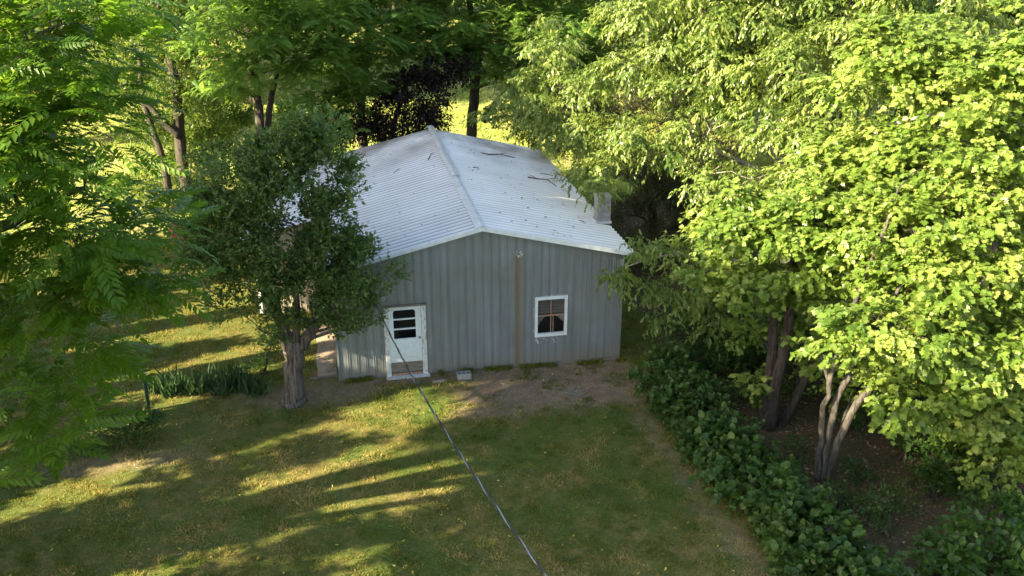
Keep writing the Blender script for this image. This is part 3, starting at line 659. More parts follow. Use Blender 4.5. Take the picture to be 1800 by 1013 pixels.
def limb_path(a, b, n=6, sag=.0, wig=.06):
    a = np.array(a, float); b = np.array(b, float); t_ = np.linspace(0, 1, n)[:, None]; L = np.linalg.norm(b-a)
    P = a+(b-a)*t_; P[:, 2] += (np.sin(t_[:, 0]*math.pi)*L*.10)-sag*t_[:, 0]**2
    P[1:-1] += rng.normal(0, wig*L/n*1.2, (n-2, 3)); return P
def tree(name, label, cat, base, trunks, blobs, hab, leafm, barkm, group=None, dens=1.0, limbr=.06, twigs=.5, shell=.5, vmul=1.0, hero=None, bottom=-.75, extra=None):
    """trunks: list of (points, radii).  blobs: list of ((x,y,z),(rx,ry,rz))"""
    root = empty(name, tuple(base), label, cat, group)
    sk = []
    for (P, Rr) in trunks:
        P = np.array(P, float); Rr = np.array(Rr, float); t0 = np.linspace(0, 1, len(P)); t1 = np.linspace(0, 1, len(P)*3)
        Q = np.stack([np.interp(t1, t0, P[:, k]) for k in range(3)], 1); Q[1:-1] = (Q[:-2]+2*Q[1:-1]+Q[2:])/4; Q[1:-1] += rng.normal(0, .018, Q[1:-1].shape)
        rr = np.interp(t1, t0, Rr); mb = MB(); mb.tube(Q, rr, 10, rough=.10); mb.build('trunk', barkm, root)
        for q, r_ in zip(Q, rr): sk.append((*q, r_))
    sk = np.array(sk); lv = Leaves(); cl = crown(lv, blobs, hab, None, dens, vmul, shell, bottom)
    br = MB(); nb = 0; src = sk.copy()
    for (c, cp) in sorted(cl, key=lambda q: np.linalg.norm(q[0]-sk[0, :3])):
        dd = np.linalg.norm(src[:, :3]-c, axis=1)+(.5 if hab == 'maple' else 2.0)*np.clip(src[:, 2]-c[2]+.3, 0, 9)+.3*(src[:, 3] < .02)
        k = int(np.argmin(dd)); r0 = min(src[k, 3]*.75, limbr); P = limb_path(src[k, :3], c, 6)
        br.tube(P, np.linspace(r0, r0*.45, 6), 7, rough=.08); nb += 1
        src = np.concatenate([src, np.concatenate([P[1:], np.linspace(r0, r0*.45, 6)[1:, None]], 1)])
        loc = P
        for q in cp:
            if rng.random() < twigs:
                k2 = int(np.argmin(np.linalg.norm(loc-q, axis=1))); Q = limb_path(loc[k2], q, 4, wig=.1)
                br.tube(Q, np.linspace(r0*.3, .006, 4), 4, cap=False)
        br.build('branch', barkm, root); br = MB()
    lv.build('crown', leafm, root)
    return root
def b_(px, py, Y, rx, ry=None, rz=None):
    ry = rx if ry is None else ry; rz = rx if rz is None else rz
    return (at(px, py, Y), (rx, ry, rz))

# ------------------------------------------------------------------ apple tree before the barn corner
A = lambda px, py, Y=-.9: at(px, py, Y)
ab = np.array([-1.21, -.89, -.05])
tr = [([ab, A(516, 690), A(518, 640), A(514, 600)], [.36, .27, .26, .24]),
      ([A(508, 612), A(496, 575), A(486, 540), A(478, 500), A(462, 455)], [.17, .15, .13, .11, .07]),
      ([A(530, 612), A(545, 585), A(562, 548), A(580, 520), A(594, 485), A(603, 452)], [.17, .16, .145, .13, .12, .08]),
      ([A(560, 552), A(566, 520), A(570, 480), A(560, 420)], [.10, .10, .08, .05]),
      ([A(520, 600), A(522, 550), A(520, 480), A(520, 400)], [.12, .09, .07, .05])]
bl = [b_(518, 222, -.6, .10, .1, .42), b_(548, 238, -.6, .10, .1, .4), b_(496, 250, -.6, .09, .1, .35), b_(578, 240, -.5, .1, .1, .35), b_(690, 480, -.9, .1, .1, .1), b_(460, 265, -.6, .1, .1, .3), b_(520, 255, -.6, .40, .5, .75), b_(560, 265, -.4, .35, .4, .7), b_(480, 300, -.6, .75, .8, .65), b_(560, 320, -.5, .8, .9, .8), b_(420, 335, -.7, .8, .9, .65),
      b_(500, 390, -1.2, 1.2, 1.0, 1.1), b_(580, 400, -.9, .50, .8, .8), b_(400, 420, -.9, .9, .9, .8), b_(350, 430, -.6, .45, .6, .55), b_(372, 380, -.6, .6, .7, .5),
      b_(450, 470, -1.3, .8, .8, .6), b_(560, 460, -1.5, .7, .7, .6), b_(620, 470, -1.0, .6, .7, .45), b_(645, 500, -1.0, .35, .4, .25), b_(425, 520, -.9, .32, .4, .3),
      b_(610, 540, -1.1, .5, .6, .4), b_(595, 575, -1.1, .3, .3, .2), b_(640, 545, -1.0, .3, .3, .2), b_(580, 500, -1.4, .4, .5, .4), b_(470, 545, -1.0, .25, .3, .2), b_(605, 350, -.9, .22, .3, .3), b_(520, 520, -1.0, .35, .4, .3), b_(435, 500, -1.0, .55, .6, .4), b_(490, 500, -1.5, .5, .5, .4), b_(545, 495, -1.7, .5, .5, .4), b_(600, 510, -1.3, .55, .5, .4), b_(620, 430, -.9, .2, .3, .3), b_(360, 470, -.8, .5, .6, .4), b_(635, 580, -1.0, .25, .25, .18), b_(635, 455, -1.0, .22, .3, .2), b_(505, 560, -1.35, .28, .3, .22), b_(465, 585, -1.2, .22, .25, .18), b_(550, 570, -1.4, .2, .25, .15), b_(400, 540, -1.0, .3, .3, .2), b_(590, 440, -.6, .3, .4, .4)]
tree('apple_tree', 'old apple tree with a forked grey trunk at the left corner of the barn', 'tree', (ab[0], ab[1], 0), tr, bl, 'apple', M['apple_leaf'], M['apple_bark'], dens=.85, limbr=.05, twigs=.25)

# ------------------------------------------------------------------ near walnut on the left
wb = np.array([-9.4, -7.6, 0.])
tr = [([wb-(0, 0, .1), wb+(.1, 0, 3), wb+(.6, -.1, 6), wb+(1.0, -.2, 9), wb+(1.2, -.2, 12.2)], [.34, .27, .22, .16, .07]),
      ([wb+(.3, 0, 4.2), at(-60, 420, -8.4), at(60, 372, -8.8), at(150, 330, -9.0)], [.13, .10, .07, .03]),
      ([wb+(.8, -.1, 7), at(-40, 170, -8.6), at(20, 115, -8.8), at(62, 72, -9)], [.12, .08, .06, .03]),
      ([wb+(.2, 0, 2.4), at(-120, 640, -8.2), at(40, 600, -8.5), at(130, 560, -8.8)], [.12, .10, .06, .03])]
bl = [b_(30, 20, -8.6, 1.0, 1.2, .8), b_(120, 40, -8.8, .75, .8, .6), b_(165, 130, -8.9, .50, .6, .5), b_(60, 120, -8.6, .8, 1, .6), b_(180, 175, -8.8, .35, .4, .25), b_(-40, 200, -8.4, 1, 1, .9),
      b_(110, 205, -9.2, .7, .7, .35), b_(40, 240, -9.0, .7, .9, .45), b_(215, 270, -9.0, .42, .5, .28), b_(150, 285, -9.2, .55, .7, .3), b_(60, 330, -8.7, .8, .9, .45), b_(0, 300, -8.3, .7, .7, .5),
      b_(190, 385, -9.1, .6, .7, .35), b_(120, 420, -9.3, .8, .8, .45), b_(255, 420, -9.0, .5, .6, .3), b_(30, 440, -8.8, .9, 1, .6), b_(280, 500, -8.9, .42, .5, .25), b_(230, 480, -8.8, .45, .6, .3), b_(190, 520, -9.0, .55, .7, .35),
      b_(80, 540, -9.0, .9, .9, .55), b_(160, 610, -8.9, .42, .5, .35), b_(20, 620, -8.8, .75, .8, .55), b_(110, 660, -8.8, .5, .6, .35), b_(40, 720, -8.7, .55, .6, .35), b_(90, 765, -8.8, .3, .35, .28), b_(130, 720, -8.8, .25, .3, .25), b_(-30, 800, -8.6, .5, .6, .4)]
tree('walnut_tree', 'large near walnut with arching feathery leaves filling the left edge', 'tree', wb, tr, bl, 'walnut', M['walnut_leaf'], M['bark'], dens=1.0, limbr=.045, twigs=.45)

# ------------------------------------------------------------------ walnuts and others behind the barn
def stem(pts, Y, r0, r1, wander=0.0):
    P = []
    for (px, py) in pts: P.append(at(px, py, Y))
    return (np.array(P), np.linspace(r0, r1, len(P)))
def with_root(P, Rr, spread=(0, 0)):
    b = P[0].copy(); b[2] = -.1; b[0] -= spread[0]; return (np.concatenate([[b], P]), np.concatenate([[Rr[0]*1.15], Rr]))
P, r_ = stem([(463, 290), (456, 215), (450, 150), (440, 80), (430, 0)], 14, .20, .10)
P2, r2 = stem([(472, 290), (470, 220), (480, 150), (510, 60)], 14.3, .16, .08)
bl = [b_(430, 60, 13.5, 2.0, 2, 1.3), b_(520, 50, 13.5, 1.8, 1.8, 1.2), b_(560, 130, 13.2, 1.1, 1.2, .8), b_(460, 130, 13.2, 1.6, 1.6, 1.0), b_(400, 150, 13.6, .9, 1, .6), b_(560, 190, 13.0, .7, .8, .45), b_(600, 60, 13.5, 1.3, 1.4, 1.4), b_(400, -20, 14, 1.8, 2, 1.2),
      b_(480, -60, 14, 2.4, 2.4, 1.6), b_(600, 225, 13.5, .5, .6, .5)]
w1 = tree('walnut_tree', 'dark walnut with two bare trunks rising just above the apple tree', 'tree', (P[0][0], P[0][1], 0), [with_root(P, r_), with_root(P2, r2)], bl, 'walnut_far', M['walnut_far'], M['bark_dark'], 'walnuts behind the barn', dens=.72, twigs=.3)
P, r_ = stem([(826, 270), (830, 225), (834, 160), (838, 105), (830, 50), (820, -30)], 17, .27, .12)
P2, r2 = stem([(850, 215), (872, 180), (898, 140), (925, 85), (960, 30)], 17.1, .14, .07)
bl = [b_(820, 30, 16.5, 2.0, 2, 1.2), b_(760, 60, 16, 1.7, 1.8, 1.2), b_(900, 50, 16.2, 2.0, 2, 1.2), b_(870, 110, 16.2, 1.1, 1.2, .7), b_(800, 115, 16.2, 1.0, 1.2, .6), b_(920, 130, 16.2, 1.2, 1.2, .9), b_(980, 60, 16, 1.8, 2, 1.3), b_(1000, 150, 16, 1.5, 1.6, 1.2),
      b_(860, 150, 16.3, .7, .8, .35), b_(1060, 40, 16.5, 1.8, 2, 1.4), b_(1060, 140, 16.5, 1.5, 1.6, 1.3), b_(850, -60, 17, 2.6, 2.6, 1.6), b_(960, -60, 17, 2.6, 2.6, 1.6), b_(905, 190, 16.6, .7, .7, .4), b_(1010, 220, 15.5, 1.2, 1.2, .9)]
w2 = tree('walnut_tree', 'walnut with a mossy trunk standing against the sunlit field behind the ridge', 'tree', (P[0][0], P[0][1], 0), [with_root(P, r_), (P2, r2)], bl, 'walnut_far', M['walnut_far'], M['bark_dark'], 'walnuts behind the barn', dens=.725, twigs=.3)
P, r_ = stem([(640, 280), (635, 200), (640, 120), (650, 40), (660, -40)], 16.5, .22, .10)
bl = [b_(650, 40, 16, 2.0, 2, 1.3), b_(700, 20, 15.5, 1.6, 1.6, 1.1), b_(640, 110, 15.8, 1.6, 1.6, 1.0), b_(690, 95, 15.6, 1.1, 1.2, .8), b_(620, 170, 15.8, 1.1, 1.1, .8), b_(600, 110, 16, 1.0, 1, 1.0), b_(700, -60, 16.5, 2.4, 2.4, 1.6), b_(620, -60, 16.5, 2.2, 2.4, 1.6), b_(750, 90, 15.8, 1.0, 1, .8), b_(610, 225, 15.9, .6, .6, .35)]
w3 = tree('walnut_tree', 'broad walnut crown behind the barn, left of the ridge and above the purple maple', 'tree', (P[0][0], P[0][1], 0), [with_root(P, r_)], bl, 'walnut_far', M['walnut_far'], M['bark_dark'], 'walnuts behind the barn', dens=.72, twigs=.3)
P, r_ = stem([(690, 260), (692, 225), (700, 180), (725, 120)], 15, .14, .06)
bl = [b_(705, 200, 15, 1.3, 1.3, .95), b_(735, 165, 15, 1.3, 1.3, .9), b_(770, 125, 15, 1.1, 1.1, .7), b_(745, 215, 15, .8, .8, .55), b_(690, 235, 15, .8, .8, .5), b_(810, 120, 15.2, .8, .8, .5), b_(640, 215, 15.2, .8, .8, .5), b_(620, 235, 15.2, .6, .6, .35), b_(590, 200, 15.2, 1.0, .9, .9)]
tree('purple_maple', 'dark purple leaved tree behind the ridge of the barn roof', 'tree', (P[0][0], P[0][1], 0), [with_root(P, r_)], bl, 'dense', M['purple_leaf'], M['bark_dark'], dens=1.5, twigs=.3)
# thin sparse tree left of the apple
P, r_ = stem([(330, 345), (322, 300), (314, 235), (310, 160), (300, 100), (285, 40), (280, -20)], 17, .27, .12)
P2, r2 = stem([(290, 290), (275, 245), (255, 190), (245, 130), (250, 60)], 17, .16, .08)
P3, r3 = stem([(316, 240), (292, 220), (268, 190), (245, 172)], 16.8, .17, .09)
P4, r4 = stem([(400, 110), (375, 80), (350, 50), (335, 20)], 24, .12, .06)
bl = [b_(292, 60, 16.2, .9, .9, .8), b_(305, 130, 16.2, .8, .8, .7), b_(300, 10, 16.2, 1.1, 1, .8), b_(325, 195, 16.4, .6, .6, .35), b_(270, 170, 16.4, .5, .6, .3), b_(290, 60, 19, 1.6, 1.6, 1.0), b_(340, 90, 19, 1.5, 1.5, .9), b_(350, 180, 19, 1.4, 1.5, 1.0), b_(300, 140, 19.3, 1.2, 1.2, .9), b_(250, 120, 19.5, 1.2, 1.2, .9), b_(370, 240, 18.5, 1.2, 1.2, .8), b_(260, 230, 19.5, 1.0, 1, .7), b_(300, 20, 19.5, 1.8, 1.8, .9), b_(220, 60, 19.5, 1.4, 1.4, .8), b_(230, 110, 21, 1.6, 1.4, 1.0), b_(320, 230, 21, 1.5, 1.3, .9), b_(400, 180, 22, 1.6, 1.4, 1.0), b_(170, 150, 22, 1.6, 1.4, 1.0), b_(275, 290, 20, .8, .8, .5), b_(340, 300, 18.8, .9, .9, .6), b_(220, 180, 19.6, .9, .9, .5), b_(300, 330, 18.5, .8, .8, .5), b_(390, 60, 19.6, 1.0, 1, .8), b_(330, 260, 19, .8, .8, .6), b_(210, 10, 19.6, 1.4, 1.2, .8)]
tree('locust_tree', 'thin airy tree with a crooked dark trunk between the near walnut and the apple tree', 'tree', (P[0][0], P[0][1], 0), [with_root(P, r_), with_root(P2, r2), (P3, r3)], bl, 'locust', M['locust_leaf'], M['bark_dark'], dens=1.3, twigs=.4)
# shrubs behind the apple and in the left gap
def shrub(label, cat, base, blobs, hab, leafm, group=None, dens=1.0, name='shrub', stems=4, bark=None):
    base = np.array(base, float); tr = []
    for k in range(stems):
        b = np.array(blobs[k % len(blobs)][0]); p0 = base+np.array([rng.normal(0, .06), rng.normal(0, .06), -.05]); tr.append((np.array([p0, p0*.5+b*.5+np.array((0, 0, .1)), b]), np.array([.03, .022, .012])))
    root = empty(name, tuple(base), label, cat, group); mb = MB()
    for P, r_ in tr: mb.tube(P, r_, 5)
    mb.build('stems', bark or M['bark_dark'], root); lv = Leaves(); crown(lv, blobs, hab, None, dens, shell=.3, bottom=-.4); lv.build('leaves', leafm, root); return root
g_ = gnd(275, 372); shrub('sunlit leafy bush in the gap below the thin airy tree', 'shrub', (g_[0], g_[1], 0), [b_(260, 350, g_[1], 1.0, 1, .7), b_(300, 365, g_[1], .8, .8, .6), b_(320, 330, g_[1]+1, .8, .8, .8), b_(230, 330, g_[1]+2, .8, .8, .5)], 'dense', M['sparse_leaf'], dens=.8)
g_ = gnd(405, 320); shrub('grey green bush close behind the top of the apple tree', 'shrub', (g_[0], g_[1], 0), [b_(400, 290, 13, 1.1, 1, .9), b_(360, 300, 13.5, .9, .9, .8), b_(430, 285, 12, .6, .6, .4)], 'dense', M['apple_leaf'], dens=.9)
g_ = gnd(465, 655); shrub('leafy sapling tangle growing against the left side of the apple trunk', 'shrub', (g_[0], g_[1], 0), [b_(470, 620, g_[1], .35, .35, .55), b_(455, 655, g_[1], .45, .35, .3), b_(485, 580, g_[1], .22, .2, .5), b_(440, 665, g_[1], .35, .3, .2)], 'small', M['shrub_leaf'], dens=1.1)
g_ = gnd(225, 780); shrub('low dark weedy shrub at the foot of the green post', 'shrub', (g_[0], g_[1], 0), [b_(170, 765, g_[1], .45, .35, .2), b_(225, 755, g_[1]+.1, .6, .5, .36), b_(195, 760, g_[1]-.1, .5, .4, .3), b_(265, 745, g_[1]+.2, .35, .35, .25), b_(130, 780, g_[1], .3, .3, .15)], 'small', M['shrub_leaf'], dens=1.3)
# tangled olive tree beyond the chimney
P, r_ = stem([(1150, 430), (1148, 360), (1130, 300), (1120, 250)], 8, .16, .07)
bl = [b_(1130, 300, 8, 1.0, 1.2, 1.0), b_(1170, 350, 7.6, 1.1, 1.2, 1.0), b_(1120, 380, 7.8, .8, 1.0, .8), b_(1200, 290, 7.8, 1.0, 1.1, .9), b_(1080, 250, 9, .9, 1, 1.0), b_(1050, 220, 10, .9, 1, .8), b_(1190, 400, 7.2, .9, 1, .7), b_(1130, 430, 7, .8, 1, .6), b_(1010, 260, 12.5, .8, .8, .7)]
tree('tangled_tree', 'dull olive tree choked with vines behind the chimney', 'tree', (P[0][0], P[0][1], 0), [with_root(P, r_)], bl+[b_(1000, 200, 11, 1.3, 1.3, 1.2), b_(1080, 180, 10, 1.3, 1.3, 1.2), b_(1160, 220, 9, 1.3, 1.3, 1.2), b_(1240, 300, 8.5, 1.4, 1.4, 1.4), b_(1240, 400, 7, 1.2, 1.2, 1.0)], 'small', M['olive_leaf'], M['bark_dark'], dens=1.25, twigs=.5)

# ------------------------------------------------------------------ right side: cherry, maples
cbase = np.array([14.6, 3.0, 0])
P = np.array([cbase-(0, 0, .1), (14.8, 3.2, 2.5), at(1405, 330, 4), at(1412, 205, 4.2), at(1428, 90, 4.4), at(1440, 10, 4.5), at(1450, -70, 4.6)])
tr = [(P, np.array([.34, .28, .24, .20, .16, .12, .06])),
      ([P[3], at(1455, 120, 3.8), at(1490, 40, 3.4), at(1500, -40, 3.4)], [.12, .10, .07, .04]),
      ([P[2], at(1330, 300, 3), at(1240, 250, 2.6)], [.13, .09, .04]),
      ([P[2], at(1300, 200, 4), at(1200, 100, 4.5), at(1130, 70, 5)], [.12, .09, .07, .03]),
      ([P[1], at(1330, 470, .5), at(1250, 450, -.8), at(1170, 445, -1.4), at(1100, 470, -1.6)], [.12, .08, .05, .03, .015]),
      ([P[2], at(1480, 260, 2), at(1560, 220, .5), at(1650, 200, -1)], [.12, .09, .07, .03])]
bl = [b_(1430, 20, 4, 2.0, 1.8, 1.2), b_(1330, 30, 4, 1.6, 1.6, .9), b_(1230, 30, 4.4, 1.5, 1.5, .8), b_(1130, 25, 5, 1.2, 1.2, .6), b_(1180, 90, 4.4, 1.1, 1.2, .55), b_(1280, 110, 3.6, 1.3, 1.4, .7), b_(1380, 120, 1.8, 1.3, 1.3, .8),
      b_(1110, 115, 4.6, .8, .8, .35), b_(1060, 130, 4.8, .5, .5, .25), b_(950, 110, 7, .7, .8, .8), b_(900, 150, 7.4, .6, .8, .4), b_(940, 190, 6.6, .9, .9, .5), b_(860, 205, 7.6, .4, .4, .22), b_(1020, 160, 5.6, .9, .9, .6), b_(1030, 230, 4.6, .7, .8, .5), b_(1060, 330, 2.2, .20, .25, .14), b_(1100, 230, 3.8, .8, .9, .55),
      b_(1060, 290, 3.4, .45, .5, .3), b_(1040, 320, 3.2, .2, .22, .22), b_(1008, 262, 5, .5, .5, .35), b_(1075, 290, 3.2, .45, .5, .28), b_(1012, 318, 4.0, .14, .15, .18), b_(975, 235, 6.2, .6, .6, .35), b_(1160, 270, 3.0, .8, .8, .4), b_(1250, 220, 2.6, 1.1, 1.2, .6), b_(1350, 220, 1.2, 1.0, 1.1, .6), b_(1440, 240, .2, 1.0, 1.1, .6), b_(1240, 310, 1.8, .8, .8, .4), b_(1320, 315, .4, .8, .9, .45), b_(1400, 310, -.4, .8, .8, .4),
      b_(1200, 160, 3.4, .9, 1, .5), b_(1480, 160, .6, 1.1, 1.1, .6), b_(1500, 280, -.6, .9, .9, .45), b_(1560, 330, -1.6, .6, .6, .35), b_(1480, 70, 1.8, 1.2, 1.2, .6), b_(980, 90, 6.6, .6, .6, .4), b_(955, 50, 7, .25, .3, .3), b_(1560, 30, 2.6, 1.4, 1.4, .8), b_(1680, 40, 1.5, 1.5, 1.5, .8), b_(1740, 110, .5, .9, 1, .6), b_(1560, 150, 1.6, .9, 1, .45), b_(1700, 200, -.6, .6, .7, .4), b_(1620, 250, -.6, .5, .5, .3), b_(1770, 240, -1.2, .5, .6, .4),
      b_(1170, 450, -1.4, .55, .6, .35), b_(1120, 450, -1.6, .4, .4, .25), b_(1090, 485, -1.7, .22, .25, .15), b_(1130, 500, -1.5, .35, .35, .25), b_(1200, 500, -1.2, .6, .6, .4), b_(1250, 420, -.8, .7, .7, .5), b_(1150, 540, -1.4, .3, .3, .25), b_(1240, 560, -1.0, .6, .6, .45), b_(1290, 500, -.6, .6, .6, .5), b_(1450, -60, 4, 2.4, 2, 1.3), b_(1650, -60, 2, 2.4, 2, 1.3), b_(1250, -60, 4.6, 2.2, 2, 1.2)]
tree('cherry_tree', 'sunlit cherry tree with drooping narrow leaves hanging over the right side of the roof', 'tree', cbase, tr, bl, 'cherry', M['cherry_leaf'], M['bark_pale'], dens=.95, limbr=.05, twigs=.35, shell=.35)

Yt = -4.4; a1 = gnd(1352, 748); a1[2] = -.2
tr = [([a1, at(1362, 690, a1[1]), at(1378, 610, a1[1]), at(1390, 545, a1[1]), at(1398, 440, -3.6), at(1415, 350, -3.2)], [.20, .14, .12, .11, .09, .04]),
      ([a1+(-.02, .14, 0), at(1345, 700, a1[1]+.2), at(1356, 620, a1[1]+.3), at(1362, 560, a1[1]+.5), at(1345, 460, -3)], [.17, .13, .12, .10, .05]),
      ([a1+(.35, .1, 0), at(1400, 700, a1[1]), at(1425, 635, a1[1]), at(1450, 580, a1[1]), at(1490, 500, -4), at(1520, 430, -3.6)], [.13, .10, .09, .08, .06, .03])]
bl = [b_(1440, 350, -4, 1.0, 1, .6), b_(1500, 400, -4.8, 1.0, .9, .5), b_(1390, 400, -4.2, .8, .8, .45), b_(1560, 400, -5, .9, .9, .6), b_(1550, 260, -3.6, 1.1, 1, .7), b_(1480, 280, -3, .9, .9, .6), b_(1300, 400, -3.6, .75, .8, .45), b_(1290, 450, -4.0, .5, .6, .3), b_(1345, 535, -4.6, .55, .55, .25), b_(1320, 490, -4.2, .7, .7, .35), b_(1260, 380, -3.4, .4, .5, .25), b_(1390, 460, -4.4, .9, .8, .45), b_(1350, 390, -3.8, 1.0, 1, .5), b_(1450, 400, -4.2, 1.1, 1.1, .6), 
      b_(1520, 330, -4, 1.2, 1.2, .7), b_(1540, 150, -3, 1.3, 1.3, .8), b_(1600, 80, -3, 1.3, 1.2, .7), b_(1280, 340, -3, .5, .5, .3), b_(1500, 470, -4.8, .9, .8, .4), b_(1420, 500, -4, .6, .6, .3), b_(1240, 480, -2.8, .6, .6, .4), b_(1440, 560, -3.4, .7, .7, .4), b_(1400, 620, -3.2, .5, .5, .3), b_(1330, 590, -3.4, .45, .5, .3), b_(1480, 640, -5.0, .4, .4, .25), b_(1330, 680, -4.2, .28, .3, .2), b_(1430, 540, -5.2, .35, .4, .2)]
tree('maple_tree', 'maple with several dark trunks standing nearest the upper end of the vine hedge', 'tree', (a1[0], a1[1], 0), tr, bl, 'maple', M['maple_leaf'], M['maple_bark'], 'maples on the right', dens=.95, limbr=.05, twigs=.3)
a2 = gnd(1440, 838); a2[2] = -.2
tr = [([a2, at(1438, 790, a2[1]), at(1448, 720, a2[1]), at(1462, 655, a2[1]), at(1490, 560, -6.4), at(1540, 440, -6), at(1580, 330, -5.6)], [.09, .065, .06, .055, .05, .04, .02]),
      ([a2+(.06, 0, 0), at(1450, 790, a2[1]), at(1468, 710, a2[1]), at(1500, 640, a2[1]), at(1560, 540, -6.6), at(1620, 440, -6.4)], [.10, .075, .07, .065, .05, .02]),
      ([a2+(.16, 0, 0), at(1468, 790, a2[1]-.1), at(1505, 710, a2[1]-.2), at(1560, 650, a2[1]-.3), at(1650, 570, -7.5), at(1740, 480, -7.6)], [.11, .085, .075, .07, .05, .02])]
bl = [b_(1500, 610, -7.6, .55, .55, .25), b_(1560, 570, -7.4, .8, .8, .4), b_(1630, 600, -7.8, .8, .8, .4), b_(1700, 620, -7.8, .9, .8, .45), b_(1780, 600, -7.6, .9, .9, .5), b_(1620, 500, -6.8, 1.1, 1, .55), b_(1700, 500, -7, 1.1, 1, .6), b_(1790, 470, -7, 1.0, 1, .6), b_(1560, 480, -6.2, .7, .7, .4), b_(1600, 400, -6, 1.1, 1.1, .6),
      b_(1700, 380, -6.2, 1.2, 1.1, .7), b_(1790, 350, -6.4, 1.0, 1, .7), b_(1640, 290, -5, 1.2, 1.2, .7), b_(1740, 260, -5.4, 1.1, 1.1, .6), b_(1700, 160, -4.6, 1.2, 1.2, .7), b_(1780, 130, -5, 1.0, 1, .6), b_(1580, 690, -7.8, .6, .6, .4), b_(1660, 700, -7.9, .8, .8, .5), b_(1740, 720, -8, .9, .8, .5), b_(1800, 700, -8, .9, .8, .6),
      b_(1780, 810, -8.6, .7, .7, .35), b_(1870, 600, -7, 1.6, 1.6, 1.4), b_(1870, 350, -6, 1.6, 1.6, 1.4), b_(1850, 100, -5, 1.6, 1.6, 1.4), b_(1850, 780, -8.5, .9, .9, .7), b_(1545, 655, -7.8, .45, .45, .25), b_(1560, 690, -6.2, .5, .5, .3), b_(1630, 730, -6.4, .6, .6, .3), b_(1730, 760, -6.8, .7, .6, .35), b_(1800, 760, -7.6, .6, .6, .35), b_(1500, 690, -5.6, .4, .4, .3), b_(1430, 610, -5.6, .3, .3, .2), b_(1530, 555, -7.3, .5, .5, .25)]
tree('maple_tree', 'maple with three slender pale stems leaning right beside the middle of the vine hedge', 'tree', (a2[0], a2[1], 0), tr, bl, 'maple', M['maple_leaf'], M['maple_bark_grey'], 'maples on the right', dens=.9, limbr=.045, twigs=.3)

# ------------------------------------------------------------------ vine hedge, undergrowth
def hx(y): return 8.50+.055*(-y)+.12*math.sin(y*1.3)
hr = empty('vine_hedge', (hx(-6), -6, -.1), 'long low hedge of dark broad leaved vine along the right edge of the lawn', 'hedge')
lv = Leaves(); blobs = []
for y in np.arange(-12.2, -1.5, .40):
    hh = .50+.07*math.sin(y*2.1); blobs.append(((hx(y)+rng.normal(0, .06), y, .40+rng.normal(0, .05)), (.60+.13*math.sin(y*1.7)+(.15 if y < -9 else 0), .42, hh*(1.0+.1*rng.normal()))))
HAB['vine'] = dict(t=[GRAPE], s=.12, nl=8, sl=.36, cr=.3, fl=.8, dn=5.2, ns=9, hab='mix')
crown(lv, blobs, 'vine', None, 1.0, shell=.75, bottom=-.9)
lv.build('leaves', M['vine_leaf'], hr)
mb = MB()
for y in np.arange(-12, -1.2, .55): mb.tube(limb_path((hx(y)+rng.normal(0, .1), y, -.15), (hx(y)+rng.normal(0, .3), y+rng.normal(0, .3), .85), 5), [.022, .02, .017, .014, .01], 5)
mb.build('stems', M['bark_dark'], hr)
for px, py, r, lab in ((1215, 600, .55, 'leafy weed bush just behind the upper end of the vine hedge'), (1262, 560, .7, 'tall leafy bush between the barn and the maple trunks'), (1320, 600, .7, 'dark bush against the back of the dark maple trunks'), (1180, 520, .5, 'bush in the shade under the low cherry bough')):
    g_ = gnd(px, py+45); shrub(lab, 'shrub', (g_[0], g_[1], -.1), [((g_[0], g_[1], r*.8), (r, r, r*.9)), ((g_[0]+r*.6, g_[1]+.2, r*.5), (r*.6, r*.6, r*.5))], 'dense', M['shrub_leaf'], 'bushes behind the vine hedge', dens=.9)
for px, py, r, lab in ((1405, 690, .40, 'leafy sapling in the fork between the dark and the pale maple trunks'), (1300, 690, .42, 'leafy sapling left of the foot of the dark maple trunks'), (1500, 740, .36, 'leafy weed at the right of the pale maple stems'), (1590, 800, .45, 'weeds on the litter under the lowest maple boughs'), (1400, 800, .28, 'small green seedling bush left of the pale maple stems'), (1470, 880, .25, 'small leafy weed on the leaf litter below the pale maple stems'), (1500, 830, .32, 'small weed clump right of the pale maple stems'), (1560, 900, .45, 'low dark weeds on the litter above the white can'), (1640, 860, .5, 'dark weeds below the drooping maple boughs')):
    g_ = gnd(px, py+8); shrub(lab, 'shrub', (g_[0], g_[1], -.1), [((g_[0], g_[1], r*.5), (r, r, r*.6)), ((g_[0]+r*.6, g_[1]+.2, r*.4), (r*.6, r*.6, r*.4))], 'small', M['shrub_leaf'], 'weeds on the leaf litter', dens=1.1)
for px, py, r, lab in ((1660, 965, .6, 'bright leafy bush at the bottom edge, left of its two neighbours'), (1740, 920, .8, 'broad leaved dark bush near the lower right corner'), (1800, 980, .8, 'leafy bush cut off by the lower right corner')):
    c_ = at(px, py, -10.3); g_ = np.array([c_[0], -10.3, -.1]); shrub(lab, 'shrub', g_, [((c_[0], c_[1], c_[2]), (r*.8, r*.7, r*.55)), ((c_[0]-.2, c_[1]+.1, c_[2]*.5), (r*.8, r*.7, r*.5))], 'shrub', M['shrub_leaf'], 'bushes in the lower right corner', dens=1.1)
